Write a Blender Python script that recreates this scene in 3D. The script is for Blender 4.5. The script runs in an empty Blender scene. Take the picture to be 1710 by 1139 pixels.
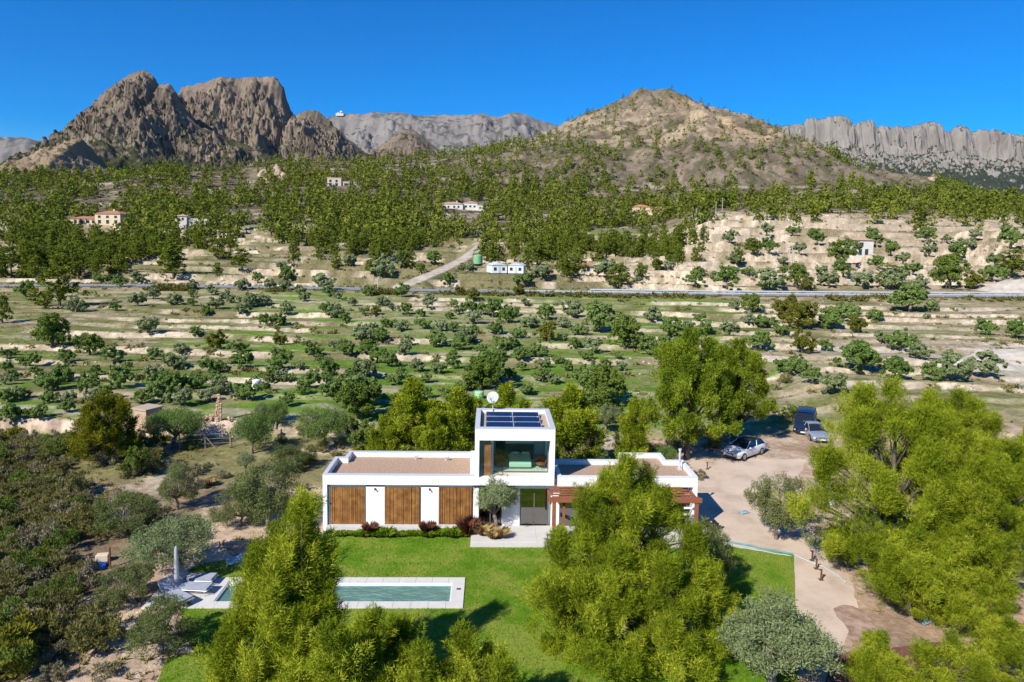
import bpy, bmesh, math, random
import numpy as np
from mathutils import Vector, Matrix
C = bpy.context
S = C.scene
COL = S.collection
rad = math.radians

# ------------------------------------------------------------------ camera, world, sun, exposure
YAW, PITCH, ROLL = rad(1.8), math.atan(100 / 1140), rad(.95)
CAM = np.array([0., -41., 18.1])
FPX, PPX, PPY = 1140., 855., 500.
cd = bpy.data.cameras.new('camera')
cam = bpy.data.objects.new('camera', cd)
COL.objects.link(cam)
cd.sensor_width = 36
cd.lens = 24
cd.shift_y = -69.5 / 1710
cd.clip_start = .5
cd.clip_end = 40000
RM = Matrix.Rotation(-YAW, 3, 'Z') @ Matrix.Rotation(math.pi / 2 - PITCH, 3, 'X') @ Matrix.Rotation(ROLL, 3, 'Z')
cam.matrix_world = Matrix.Translation(CAM) @ RM.to_4x4()
S.camera = cam
RN = np.array(RM)

SUN_DIR = Vector((-.66, -.75, .80)).normalized()      # towards the sun
elev = math.asin(SUN_DIR.z)
w = bpy.data.worlds.new('World')
S.world = w
w.use_nodes = True
wn, wl = w.node_tree.nodes, w.node_tree.links
bg = wn['Background']
sk = wn.new('ShaderNodeTexSky')
sk.sky_type = 'NISHITA'
sk.sun_disc = False
sk.sun_elevation = elev
sk.sun_rotation = math.atan2(SUN_DIR.x, SUN_DIR.y)
sk.altitude = 400
sk.air_density = 1.0
sk.dust_density = .15
sk.ozone_density = 4.0
hs = wn.new('ShaderNodeHueSaturation')
hs.inputs['Saturation'].default_value = 1.75
hs.inputs['Value'].default_value = 1.12
hs.inputs['Hue'].default_value = .5
wl.new(sk.outputs[0], hs.inputs['Color'])
tn = wn.new('ShaderNodeMix'); tn.data_type = 'RGBA'; tn.blend_type = 'MULTIPLY'; tn.inputs[0].default_value = 1; tn.inputs[7].default_value = (.55, .84, 1.08, 1)
wl.new(hs.outputs[0], tn.inputs[6]); wl.new(tn.outputs[2], bg.inputs[0])
bg.inputs[1].default_value = .085
sd = bpy.data.lights.new('sun', 'SUN')
sd.energy = 4.8
sd.angle = rad(.53)
sd.color = (1., .94, .84)
so = bpy.data.objects.new('sun', sd)
COL.objects.link(so)
so.rotation_euler = SUN_DIR.to_track_quat('Z', 'Y').to_euler()
S.view_settings.view_transform = 'Standard'
S.view_settings.look = 'None'
S.view_settings.exposure = .55
S.view_settings.gamma = 1
try:
    S.cycles.max_bounces = 6
    S.cycles.diffuse_bounces = 3
    S.cycles.transparent_max_bounces = 12
    S.cycles.volume_bounces = 0
except Exception:
    pass

# ------------------------------------------------------------------ numpy noise
def _h(ix, iy, seed):
    a = (ix.astype(np.int64) * 374761393 + iy.astype(np.int64) * 668265263 + seed * 974634541) & 0xffffffff
    a = ((a ^ (a >> 13)) * 1274126177) & 0xffffffff
    return ((a ^ (a >> 16)) & 0xffff) / 65535.0
def vn(x, y, seed=0):
    x = np.asarray(x, float); y = np.asarray(y, float)
    fx, fy = np.floor(x), np.floor(y)
    tx, ty = x - fx, y - fy
    tx = tx * tx * (3 - 2 * tx); ty = ty * ty * (3 - 2 * ty)
    a, b = _h(fx, fy, seed), _h(fx + 1, fy, seed)
    c, d = _h(fx, fy + 1, seed), _h(fx + 1, fy + 1, seed)
    return (a + (b - a) * tx) * (1 - ty) + (c + (d - c) * tx) * ty
def fbm(x, y, seed=0, o=4, gain=.5):
    s, a, t = 0, 1, 0
    for i in range(o):
        s = s + a * vn(np.asarray(x) * 2 ** i * (1 + .013 * i), np.asarray(y) * 2 ** i, seed + i * 17)
        t += a; a *= gain
    return s / t
def ridged(x, y, seed=0, o=4, gain=.55):
    s, a, t = 0, 1, 0
    for i in range(o):
        s = s + a * (1 - np.abs(2 * vn(np.asarray(x) * 2 ** i, np.asarray(y) * 2 ** i, seed + i * 17) - 1))
        t += a; a *= gain
    return s / t
def sstep(x, a, b):
    t = np.clip((np.asarray(x, float) - a) / (b - a), 0, 1)
    return t * t * (3 - 2 * t)

# ------------------------------------------------------------------ rays through the photograph's frame, used to find real places on the ground
def ray(px, py):
    return RN @ np.array([(px - PPX) / FPX, (PPY - py) / FPX, -1.])
def aty(px, py, y):
    d = ray(px, py); return CAM + d * ((y - CAM[1]) / d[1])
def atz(px, py, z=0.):
    d = ray(px, py); return CAM + d * ((z - CAM[2]) / d[2])
def proj(p):
    q = (np.asarray(p, float) - CAM) @ RN
    return np.stack([PPX + FPX * q[..., 0] / -q[..., 2], PPY - FPX * q[..., 1] / -q[..., 2]], -1)

# ------------------------------------------------------------------ the land as a function of x, y
PD = np.array([0, 55, 68, 80, 97, 122, 150, 172, 186, 205, 240, 262, 320, 390, 460, 540, 640, 720, 900, 1500, 3000.])
PZ = np.array([0, 0, .3, .8, 1.3, 2.2, 3.3, 3.9, 4.3, 6.6, 9.6, 11.6, 18.6, 28.5, 42, 61, 85.6, 106, 112, 120, 130.])
def prof(D, u):
    z = np.interp(D, PD, PZ)
    # the stony bank of terraces to the right climbs sooner
    r = sstep(u, .22, .34)
    z = z + r * (11 * sstep(D, 235, 335) - 5 * sstep(D, 380, 520))
    return z
SKU = np.array([-.9, -.75, -.57, -.4, -.22, -.08, .04, .2, .40, .52, .60, .66, .75, .9])
SKD = np.array([525, 520, 540, 570, 650, 695, 725, 720, 690, 560, 520, 500, 470, 470.])
TE = [20.]
while TE[-1] < 330:
    TE.append(TE[-1] + (7.0 + 2.2 * math.sin(len(TE) * 1.7) + min(6, len(TE) * .4)))
TE = np.array(TE) + 41
ROAD_PX = [(-120, 478), (100, 476), (300, 477), (480, 480), (640, 483), (800, 486), (1000, 489), (1200, 491.5), (1400, 493), (1600, 494), (1900, 496)]
RD = np.array([179., 180, 180, 180, 180, 180, 180, 180, 180, 180, 180])
RP = []
for (px, py), d in zip(ROAD_PX, RD):
    q = aty(px, py, d - 41); RP.append(q)
RP = np.array(RP)
RW = 4.2
TRACK = [aty(px, py, d - 41)[:2] for px, py, d in ((640, 481, 182), (690, 466, 196), (730, 448, 216), (765, 432, 243), (796, 414, 282), (806, 404, 300))]
TRACK = np.array(TRACK)
def seg_dist(x, y, P):
    best = np.full(np.shape(x), 1e9)
    for a, b in zip(P[:-1], P[1:]):
        d = b - a; L = d @ d
        t = np.clip(((x - a[0]) * d[0] + (y - a[1]) * d[1]) / L, 0, 1)
        best = np.minimum(best, np.hypot(x - a[0] - t * d[0], y - a[1] - t * d[1]))
    return best
HY = 850.
HPTS = [(700, 320), (780, 290), (870, 246), (900, 232), (950, 203), (1000, 181), (1035, 167), (1060, 160), (1085, 158), (1112, 158), (1140, 163), (1185, 184), (1240, 211), (1310, 258), (1400, 276), (1450, 283), (1540, 300), (1600, 330), (1680, 380)]
HQ = np.array([aty(px, py, HY - 41) for px, py in HPTS])
def land(x, y, full=False):
    x = np.asarray(x, float); y = np.asarray(y, float)
    D = y + 41
    u = x / np.maximum(D, 20)
    wob = 22 * (fbm(x / 75, y / 75, 3, 2) - .5) + 5 * (fbm(x / 16, y / 16, 5, 2) - .5) + .04 * x
    Dw = D + wob * sstep(D, 62, 90)
    k = np.clip(np.searchsorted(TE, Dw) - 1, 0, len(TE) - 2)
    e0, e1 = TE[k], TE[k + 1]
    f = np.clip((Dw - e0) / (e1 - e0), 0, 1)
    rw = .13
    rise = sstep(f, 1 - rw, 1 - .02)
    tm = sstep(D, 62, 80) * (1 - sstep(D, 330, 370))          # where the terraces are
    tm = tm * (.35 + .65 * sstep(vn(x / 45, y / 30, 9), .25, .5))
    Sf = -1.35 * f + 2.35 * rise
    Deff = np.where(Dw > TE[0], e0 + (e1 - e0) * Sf, Dw)
    Ds = np.interp(u, SKU, SKD)
    D1 = np.minimum(D, Ds)
    zs = prof(D1, u)
    zt = prof(np.minimum(Deff, Ds), u)
    z = zs + (zt - zs) * tm
    z = z - .16 * np.clip(D - Ds, 0, 400)
    z = z + tm * .18 * (fbm(x / 3.5, y / 3.5, 21, 3) - .5) * sstep(D, 60, 80)
    far = sstep(D, 330, 520)
    z = z + far * (9 * (fbm(x / 60, y / 60, 31, 3) - .5) + 10 * (ridged(x / 140, y / 140, 33, 3) - .6))
    # step behind the left of the garden, rubble faced
    st = sstep(y + 1.2 * (vn(x / 9, y * 0, 8) - .5), 19.4, 20.0) * (1 - sstep(x, -17, -12)) * (1 - sstep(D, 70, 100))
    z = z + 1.25 * st
    # left scrub rises a little
    z = z + .8 * sstep(-x, 20, 32) * (1 - sstep(D, 45, 70)) * fbm(x / 6, y / 6, 40, 2)
    # right bank beyond the parking place
    bk = sstep(x, 34, 40) * (1 - sstep(D, 90, 130)) * sstep(D, 40, 60)
    z = z + bk * (.6 + 1.2 * fbm(x / 7, y / 5, 44, 3))
    # the hill
    P = np.interp(x, HQ[:, 0], HQ[:, 2], left=0, right=0)
    t = (HY - 41 + 40 * (fbm(x / 90, y * 0, 51, 2) - .5) - y)
    tf = np.clip(t / 330, 0, 1); tb = np.clip(-t / 300, 0, 1)
    sh = np.where(t >= 0, np.interp(tf + .10 * (fbm(x / 50, y / 50, 53, 3) - .5) * (tf > .02) * (1 - sstep(tf, .8, .98)), [0, .04, .12, .3, .55, .8, 1], [1, .985, .90, .66, .40, .20, 0]), 1 - tb ** 1.3)
    hz = z + np.clip(P - z, 0, None) * sh
    hm = sstep(hz - z, 0, 8)
    rock = sstep(hz, 100, 200)
    gul = ridged(x / 38 + .3 * fbm(x / 20, y / 20, 61, 2), y / 90, 57, 4) - .62
    hz2 = hz + (11 + 17 * rock) * gul * sstep(tf, .0, .12) + (.15 + .85 * sstep(tf, .02, .12)) * (3 + 8 * rock) * (ridged(x / 13, y / 17, 63, 4) - .6) + 2.0 * (fbm(x / 5, y / 5, 65, 2) - .5)
    # terraces cut in the hill's lower front
    tq = np.floor(hz2 / 5.5) * 5.5 + 5.5 * sstep(hz2 / 5.5 - np.floor(hz2 / 5.5), .72, .98)
    tmh = (1 - rock) * sstep(hz, 96, 112) * sstep(vn(x / 60, y / 60, 71), .38, .6)
    tmh = np.maximum(tmh, .85 * sstep(hz, 120, 130) * (1 - sstep(hz, 152, 165)) * sstep(x, 60, 90) * (1 - sstep(x, 215, 250)))
    hz2 = hz2 + (tq - hz2) * tmh
    z = np.where(P > 1, z + (hz2 - z) * hm, z)
    # road bed
    zr = np.interp(x, RP[:, 0], RP[:, 2]); yr = np.interp(x, RP[:, 0], RP[:, 1])
    dy = np.abs(y - yr)
    z = z + (zr - .12 - z) * (1 - sstep(dy, RW + .6, RW + 9))
    dtk = seg_dist(x, y, TRACK)
    kt = 1 - sstep(dtk, 2.2, 6)
    z = z + (zs - z) * kt * sstep(dy, RW + 2, RW + 8)
    if not full:
        return z
    dt = dtk
    return dict(z=z, f=f, rise=rise * tm * (Dw > TE[0]), tm=tm, st=st, bk=bk, hm=hm * (P > 1), rock=rock, hter=tmh, road=dy, track=dt, D=D, u=u, hgul=gul)
def ground(px, py, dmax=1400):
    d = ray(px, py)
    t = np.concatenate([np.arange(10, 260, .25), np.arange(260, dmax, 1.)])
    P = CAM[None] + d[None] * t[:, None]
    b = P[:, 2] < land(P[:, 0], P[:, 1])
    i = int(np.argmax(b)) if b.any() else len(t) - 1
    i = max(i, 1)
    x, y = P[i, 0], P[i, 1]
    return np.array([x, y, float(land(x, y))])
def gz(x, y):
    return float(land(x, y))

# ------------------------------------------------------------------ materials
def nodes_of(name):
    m = bpy.data.materials.new(name); m.use_nodes = True
    nt = m.node_tree
    return m, nt, nt.nodes, nt.links, nt.nodes['Principled BSDF']
def col4(c): return (c[0], c[1], c[2], 1)
def ramp(n, stops):
    r = n.new('ShaderNodeValToRGB')
    e = r.color_ramp.elements
    while len(e) < len(stops): e.new(.5)
    for i, (p, c) in enumerate(stops):
        e[i].position = p; e[i].color = col4(c)
    return r
def tex_noise(n, l, scale, detail=4, rough=.6, vec=None):
    t = n.new('ShaderNodeTexNoise')
    t.inputs['Scale'].default_value = scale; t.inputs['Detail'].default_value = detail; t.inputs['Roughness'].default_value = rough
    if vec is not None: l.new(vec, t.inputs['Vector'])
    return t
MATS = {}
def pm(name, c1, c2=None, scale=3., rough=.7, bump=0., bscale=None, metal=0., spec=.3, c3=None, pos=True, detail=5):
    """a noise-grained solid material"""
    if name in MATS: return MATS[name]
    m, nt, n, l, b = nodes_of(name)
    b.inputs['Roughness'].default_value = rough
    b.inputs['Metallic'].default_value = metal
    b.inputs['Specular IOR Level'].default_value = spec
    if pos:
        v = n.new('ShaderNodeNewGeometry').outputs['Position']
    else:
        v = n.new('ShaderNodeTexCoord').outputs['Object']
    if c2 is None: c2 = tuple(x * .86 for x in c1)
    t = tex_noise(n, l, scale, detail, .62, v)
    st = [(.3, c2), (.68, c1)] if c3 is None else [(.3, c2), (.5, c1), (.7, c3)]
    r = ramp(n, st)
    l.new(t.outputs['Fac'], r.inputs[0]); l.new(r.outputs[0], b.inputs['Base Color'])
    if bump:
        t2 = tex_noise(n, l, bscale or scale * 4, 4, .6, v)
        bp = n.new('ShaderNodeBump'); bp.inputs['Strength'].default_value = bump; bp.inputs['Distance'].default_value = .05
        l.new(t2.outputs['Fac'], bp.inputs['Height']); l.new(bp.outputs[0], b.inputs['Normal'])
    MATS[name] = m
    return m
def leaf_mat(name, ca, cb, trans=.3, cc=None, attr=None):
    """leaves: colour differs from leaf to leaf and from plant to plant"""
    if name in MATS: return MATS[name]
    m, nt, n, l, b = nodes_of(name)
    n.remove(b)
    out = n['Material Output']
    g = n.new('ShaderNodeNewGeometry'); oi = n.new('ShaderNodeObjectInfo')
    ma = n.new('ShaderNodeMath'); ma.operation = 'MULTIPLY_ADD'
    if attr:
        at_ = n.new('ShaderNodeAttribute'); at_.attribute_name = attr; l.new(at_.outputs['Fac'], ma.inputs[0])
    else: l.new(oi.outputs['Random'], ma.inputs[0])
    ma.inputs[1].default_value = .35 if not attr else .6
    mb = n.new('ShaderNodeMath'); mb.operation = 'MULTIPLY'; mb.inputs[1].default_value = .65 if not attr else .4
    l.new(g.outputs['Random Per Island'], mb.inputs[0]); l.new(mb.outputs[0], ma.inputs[2])
    r = ramp(n, [(0, ca), (.9, cb)] if cc is None else [(0, ca), (.55, cb), (1, cc)])
    l.new(ma.outputs[0], r.inputs[0])
    d = n.new('ShaderNodeBsdfDiffuse'); t = n.new('ShaderNodeBsdfTranslucent'); mx = n.new('ShaderNodeMixShader')
    l.new(r.outputs[0], d.inputs[0]); l.new(r.outputs[0], t.inputs[0])
    mx.inputs[0].default_value = trans
    l.new(d.outputs[0], mx.inputs[1]); l.new(t.outputs[0], mx.inputs[2]); l.new(mx.outputs[0], out.inputs[0])
    MATS[name] = m
    return m
def rock_mat(name, c1, c2, c3, veg, vegamt, s=1., bump=.6, zv=None):
    """bare rock; scrub where the slope is gentle"""
    m, nt, n, l, b = nodes_of(name)
    b.inputs['Roughness'].default_value = .95; b.inputs['Specular IOR Level'].default_value = .1
    g = n.new('ShaderNodeNewGeometry')
    v = g.outputs['Position']
    mp = n.new('ShaderNodeMapping'); mp.inputs['Scale'].default_value = (1, 1, .45); l.new(v, mp.inputs[0])
    t = tex_noise(n, l, .012 * s, 10, .72, mp.outputs[0])
    r = ramp(n, [(.34, c1), (.5, c2), (.66, c3)]); l.new(t.outputs['Fac'], r.inputs[0])
    sp = n.new('ShaderNodeSeparateXYZ'); l.new(g.outputs['Normal'], sp.inputs[0])
    t2 = tex_noise(n, l, .05 * s, 7, .75, v)
    a = n.new('ShaderNodeMath'); a.operation = 'MULTIPLY_ADD'; l.new(sp.outputs['Z'], a.inputs[0]); a.inputs[1].default_value = .55; l.new(t2.outputs['Fac'], a.inputs[2])
    if zv:      # scrub grows thicker low down
        sz = n.new('ShaderNodeSeparateXYZ'); l.new(v, sz.inputs[0])
        mz = n.new('ShaderNodeMapRange'); mz.inputs[1].default_value = zv[0]; mz.inputs[2].default_value = zv[1]; mz.inputs[3].default_value = zv[2]; mz.inputs[4].default_value = 0
        l.new(sz.outputs['Z'], mz.inputs[0]); a0 = a
        a = n.new('ShaderNodeMath'); a.operation = 'ADD'; l.new(a0.outputs[0], a.inputs[0]); l.new(mz.outputs[0], a.inputs[1])
    a2 = n.new('ShaderNodeMapRange'); a2.inputs[1].default_value = 1.02 - vegamt; a2.inputs[2].default_value = 1.07 - vegamt
    l.new(a.outputs[0], a2.inputs[0])
    mx = n.new('ShaderNodeMix'); mx.data_type = 'RGBA'
    l.new(a2.outputs[0], mx.inputs[0]); l.new(r.outputs[0], mx.inputs[6]); mx.inputs[7].default_value = col4(veg)
    l.new(mx.outputs[2], b.inputs['Base Color'])
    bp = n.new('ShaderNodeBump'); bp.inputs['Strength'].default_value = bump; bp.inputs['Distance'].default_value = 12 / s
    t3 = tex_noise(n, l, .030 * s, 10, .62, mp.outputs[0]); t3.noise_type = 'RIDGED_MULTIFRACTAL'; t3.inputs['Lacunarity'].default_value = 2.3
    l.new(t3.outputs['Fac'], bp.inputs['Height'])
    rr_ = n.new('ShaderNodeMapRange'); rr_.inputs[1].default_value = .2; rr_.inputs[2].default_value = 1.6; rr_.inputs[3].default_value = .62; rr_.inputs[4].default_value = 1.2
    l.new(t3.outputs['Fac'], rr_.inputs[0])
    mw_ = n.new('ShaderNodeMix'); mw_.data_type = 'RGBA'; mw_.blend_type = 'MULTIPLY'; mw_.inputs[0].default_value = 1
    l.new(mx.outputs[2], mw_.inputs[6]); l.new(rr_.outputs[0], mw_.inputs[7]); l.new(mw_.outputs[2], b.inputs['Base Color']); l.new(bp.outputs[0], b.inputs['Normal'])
    return m

# ------------------------------------------------------------------ mesh helpers
def mesh_np(name, verts, faces, mat=None, smooth=False, mats=None, midx=None):
    """verts (n,3), faces (m,k) arrays -> mesh"""
    verts = np.ascontiguousarray(verts, np.float32); faces = np.ascontiguousarray(faces, np.int32)
    me = bpy.data.meshes.new(name)
    me.vertices.add(len(verts)); me.vertices.foreach_set('co', verts.ravel())
    k = faces.shape[1]
    me.loops.add(faces.size); me.loops.foreach_set('vertex_index', faces.ravel())
    me.polygons.add(len(faces))
    me.polygons.foreach_set('loop_start', np.arange(0, faces.size, k, dtype=np.int32))
    me.polygons.foreach_set('loop_total', np.full(len(faces), k, np.int32))
    if smooth: me.polygons.foreach_set('use_smooth', np.ones(len(faces), bool))
    for q in (mats or ([mat] if mat else [])): me.materials.append(q)
    if midx is not None: me.polygons.foreach_set('material_index', np.asarray(midx, np.int32))
    me.update(calc_edges=True)
    return me
def grid_mesh(name, X, Y, Z, mat, smooth=True):
    r, c = X.shape
    i = np.arange(r * c).reshape(r, c)
    F = np.stack([i[:-1, :-1], i[:-1, 1:], i[1:, 1:], i[1:, :-1]], -1).reshape(-1, 4)
    return mesh_np(name, np.stack([X, Y, Z], -1).reshape(-1, 3), F, mat, smooth)
def link(name, me, parent=None, loc=None, rz=0, sc=None):
    o = bpy.data.objects.new(name, me); COL.objects.link(o)
    if parent is not None: o.parent = parent
    if loc is not None: o.location = loc
    if rz: o.rotation_euler = (0, 0, rz)
    if sc is not None: o.scale = sc if hasattr(sc, '__len__') else (sc, sc, sc)
    return o
def tag(o, label=None, cat=None, group=None, kind=None):
    for k, v in (('label', label), ('category', cat), ('group', group), ('kind', kind)):
        if v: o[k] = v
    return o
def thing(name, label, cat, loc=(0, 0, 0), rz=0, group=None, sc=None):
    return tag(link(name, None, None, loc, rz, sc), label, cat, group)
def struct(o): o['kind'] = 'structure'; return o
class MB:
    """collects boxes, prisms, tubes into one mesh"""
    def __init__(s): s.v = []; s.f = []
    def add(s, vs, fs):
        k = len(s.v); s.v += [tuple(map(float, p)) for p in vs]; s.f += [tuple(k + i for i in q) for q in fs]
    def box(s, x0, x1, y0, y1, z0, z1):
        s.add([(x0, y0, z0), (x1, y0, z0), (x1, y1, z0), (x0, y1, z0), (x0, y0, z1), (x1, y0, z1), (x1, y1, z1), (x0, y1, z1)],
              [(0, 3, 2, 1), (4, 5, 6, 7), (0, 1, 5, 4), (1, 2, 6, 5), (2, 3, 7, 6), (3, 0, 4, 7)])
        return s
    def tube(s, pts, r, n=8, cap=True):
        pts = [Vector(p) for p in pts]
        rs = r if hasattr(r, '__len__') else [r] * len(pts)
        k = len(s.v)
        for i, p in enumerate(pts):
            d = (pts[min(i + 1, len(pts) - 1)] - pts[max(i - 1, 0)]).normalized()
            a = d.cross(Vector((0, 0, 1)) if abs(d.z) < .95 else Vector((1, 0, 0))).normalized(); b = d.cross(a)
            for j in range(n):
                th = 2 * math.pi * j / n
                s.v.append(tuple(p + a * (rs[i] * math.cos(th)) + b * (rs[i] * math.sin(th))))
        for i in range(len(pts) - 1):
            for j in range(n):
                j2 = (j + 1) % n
                s.f.append((k + i * n + j, k + (i + 1) * n + j, k + (i + 1) * n + j2, k + i * n + j2))
        if cap:
            s.f.append(tuple(k + j for j in range(n))); s.f.append(tuple(k + (len(pts) - 1) * n + j for j in reversed(range(n))))
        return s
    def prism(s, poly, z0, z1):
        n = len(poly)
        s.add([(x, y, z0) for x, y in poly] + [(x, y, z1) for x, y in poly],
              [tuple(reversed(range(n))), tuple(range(n, 2 * n))] + [(i, (i + 1) % n, n + (i + 1) % n, n + i) for i in range(n)])
        return s
    def ring(s, outer, inner, z0, z1):
        n = len(outer)
        s.add([(x, y, z0) for x, y in outer] + [(x, y, z1) for x, y in outer] + [(x, y, z0) for x, y in inner] + [(x, y, z1) for x, y in inner],
              [(i, (i + 1) % n, n + (i + 1) % n, n + i) for i in range(n)] + [(2 * n + (i + 1) % n, 2 * n + i, 3 * n + i, 3 * n + (i + 1) % n) for i in range(n)] +
              [(n + i, n + (i + 1) % n, 3 * n + (i + 1) % n, 3 * n + i) for i in range(n)] + [((i + 1) % n, i, 2 * n + i, 2 * n + (i + 1) % n) for i in range(n)])
        return s
    def ico(s, c, r, sub=1, jit=0, rng=random):
        bm = bmesh.new(); bmesh.ops.create_icosphere(bm, subdivisions=sub, radius=1)
        rr = r if hasattr(r, '__len__') else (r, r, r)
        vs = []
        for v in bm.verts:
            q = 1 + jit * rng.uniform(-1, 1)
            vs.append((c[0] + v.co.x * rr[0] * q, c[1] + v.co.y * rr[1] * q, c[2] + v.co.z * rr[2] * q))
        s.add(vs, [tuple(v.index for v in f.verts) for f in bm.faces]); bm.free()
        return s
    def mesh(s, name, mat, smooth=False):
        me = bpy.data.meshes.new(name); me.from_pydata(s.v, [], s.f); me.update()
        if mat: me.materials.append(mat)
        if smooth: me.polygons.foreach_set('use_smooth', np.ones(len(me.polygons), bool))
        return me
    def build(s, name, mat, parent=None, smooth=False, loc=None, rz=0, bevel=0):
        o = link(name, s.mesh(name, mat, smooth), parent, loc, rz)
        if bevel:
            b = o.modifiers.new('bevel', 'BEVEL'); b.width = bevel; b.segments = 2; b.limit_method = 'ANGLE'
        return o
def inset(poly, d):
    """inset an axis-aligned polygon (counter-clockwise)"""
    n = len(poly); out = []
    for i in range(n):
        p0, p1, p2 = Vector(poly[i - 1]), Vector(poly[i]), Vector(poly[(i + 1) % n])
        a, b = (p1 - p0).normalized(), (p2 - p1).normalized()
        na, nb = Vector((-a.y, a.x)), Vector((-b.y, b.x))
        out.append(tuple(p1 + (na + nb) * d))
    return out
def unit(a): return a / np.maximum(np.linalg.norm(a, axis=-1, keepdims=True), 1e-9)

# ------------------------------------------------------------------ the ground: one sheet
def ground_rows():
    r = list(np.arange(5, 62, .32)) + list(np.arange(62, 232, .6))
    while r[-1] < 1010: r.append(r[-1] * 1.0054)
    return np.array(r + [1080, 1200, 1400, 1700, 2200, 3000, 4200, 6000])
def in_poly(x, y, poly):
    c = np.zeros(np.shape(x), bool)
    for (x0, y0), (x1, y1) in zip(poly, list(poly[1:]) + [poly[0]]):
        h = ((y0 > y) != (y1 > y))
        with np.errstate(divide='ignore', invalid='ignore'):
            c ^= h & (x < (x1 - x0) * (y - y0) / (y1 - y0 + 1e-12) + x0)
    return c
def ground_cover(x, y, L):
    D, u = L['D'], L['u']
    def C_(c): return np.array(c)[None, None, :]
    def mix(a, b, t): return a + (b - a) * t[..., None]
    n1 = fbm(x / 11, y / 8, 101, 5, .6); n2 = fbm(x / 3, y / 2.2, 102, 5, .65); n3 = fbm(x / 45, y / 30, 103, 3)
    n4 = fbm(x / 1.1, y / 1.1, 104, 4, .65)
    green = C_((.125, .215, .026)); dryg = C_((.165, .172, .055)); tan = C_((.36, .285, .195)); pale = C_((.46, .38, .28)); earth = C_((.30, .215, .14)); scrub = C_((.17, .145, .075))
    wheat = C_((.29, .27, .15))
    # field
    c = mix(dryg + 0 * x[..., None], green, sstep(n1 * .5 + n2 * .5 + .10 * (1 - sstep(D, 95, 150)) - .22 * sstep(np.abs(u - .02), .3, .5) + .15 * (n3 - .5), .28, .46))
    c = mix(c, wheat, sstep(n3, .5, .62) * sstep(D, 95, 130) * .55)
    c = mix(c, tan, sstep(n2 * .45 + n1 * .55 + .16 * sstep(u, .3, .42) + .12 * sstep(-u, .38, .5) * sstep(D, 80, 120), .60, .72) * .8)
    c = mix(c, pale, sstep(fbm(x / 6, y / 2.0, 111, 4), .60, .72) * .7)
    c = mix(c, earth, sstep(fbm(x / 9, y / 5, 112, 4), .62, .74) * .6)
    # stony ground above the road
    up = sstep(D, 186, 200) * (1 - sstep(D, 330, 350) * (1 - 0 * u))
    c = mix(c, mix(C_((.135, .135, .052)) + 0 * c, C_((.285, .225, .145)), sstep(n2 * .5 + n1 * .5 + .16 * sstep(u, .02, .25), .47, .62)), up * .9)
    bankr = sstep(u, .2, .27) * sstep(D, 240, 262) * (1 - sstep(D, 352, 366))
    c = mix(c, mix(C_((.22, .175, .105)) + 0 * c, C_((.365, .295, .21)), sstep(fbm(x / 16, y / 3.2, 117, 4) + .16 * sstep(D, 290, 320), .40, .60)), bankr * .95)
    # terrace edges: bare stony earth, partly overgrown
    f = L['f']
    etan = C_((.44, .35, .245)); epale = C_((.55, .46, .345))
    edge = L['tm'] * sstep(f, .82, .88)
    bare = sstep(fbm(x / 12, y / 12, 113, 4) + .10 * sstep(u, .2, .4) - .10 * sstep(D, 184, 200) * (1 - sstep(u, .05, .25)), .36, .50)
    c = mix(c, mix(etan + 0 * c, epale, sstep(n4, .4, .62)), edge * bare * .95)
    c = mix(c, scrub + 0 * c, edge * (1 - bare) * .8)
    c = mix(c, scrub * .9 + 0 * c, L['tm'] * sstep(f, .70, .80) * (1 - sstep(f, .80, .86)) * .6)
    # forest floor and the hills
    fl = sstep(D, 335, 375)
    ff = mix(C_((.115, .095, .055)) + 0 * c, C_((.21, .175, .115)), sstep(n1, .4, .62))
    ff = mix(ff, C_((.44, .38, .29)) + 0 * c, sstep(fbm(x / 18, y / 7, 119, 5), .60, .68) * .75)
    c = mix(c, ff, fl)
    hm = L['hm']
    hr = mix(C_((.140, .112, .080)) + 0 * c, C_((.255, .20, .145)), sstep(fbm(x / 14, y / 14, 121, 5, .65), .36, .62))
    hr = mix(hr, C_((.24, .185, .135)) + 0 * c, L['rock'] * sstep(L['hgul'], -.1, .12) * .5)
    hr = mix(hr, C_((.085, .088, .035)) + 0 * c, sstep(fbm(x / 7, y / 7, 122, 4, .7), .50, .60) * .7)
    org = np.exp(-(((x - 262) / 62) ** 2)) * sstep(land_z(L), 95, 125) * (1 - sstep(land_z(L), 175, 190))
    hr = mix(hr, C_((.52, .36, .22)) + 0 * c, org * sstep(fbm(x / 22, y / 22, 123, 4), .38, .58) * .9)
    hr = mix(hr, C_((.46, .36, .24)) + 0 * c, L['hter'] * sstep(fbm(x / 24, y / 5, 124, 3), .45, .6) * .7)
    c = mix(c, hr, hm)
    # near ground
    nr = 1 - sstep(D + 6 * (n3 - .5), 57, 66)
    g0 = mix(C_((.42, .30, .21)) + 0 * c, C_((.52, .40, .29)), sstep(n2, .38, .62))
    g0 = mix(g0, C_((.33, .225, .15)) + 0 * c, sstep(n1, .52, .66) * .7)
    sc = sstep(-x, 15.5, 18) * (1 - sstep(D, 58, 66))
    lft = sstep(-x + (D - 27) * -.35 * 0, 17.5, 19.5)
    g0 = mix(g0, mix(C_((.20, .15, .09)) + 0 * c, C_((.40, .31, .22)), sstep(n2, .5, .66)), lft * .85)
    bh = sstep(y, 6, 9) * (1 - sstep(x, 12, 15))
    g0 = mix(g0, mix(C_((.20, .185, .075)) + 0 * c, C_((.52, .43, .32)), sstep(n1 * .5 + n2 * .5, .46, .62)), bh * .9)
    c = mix(c, g0, nr)
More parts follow.
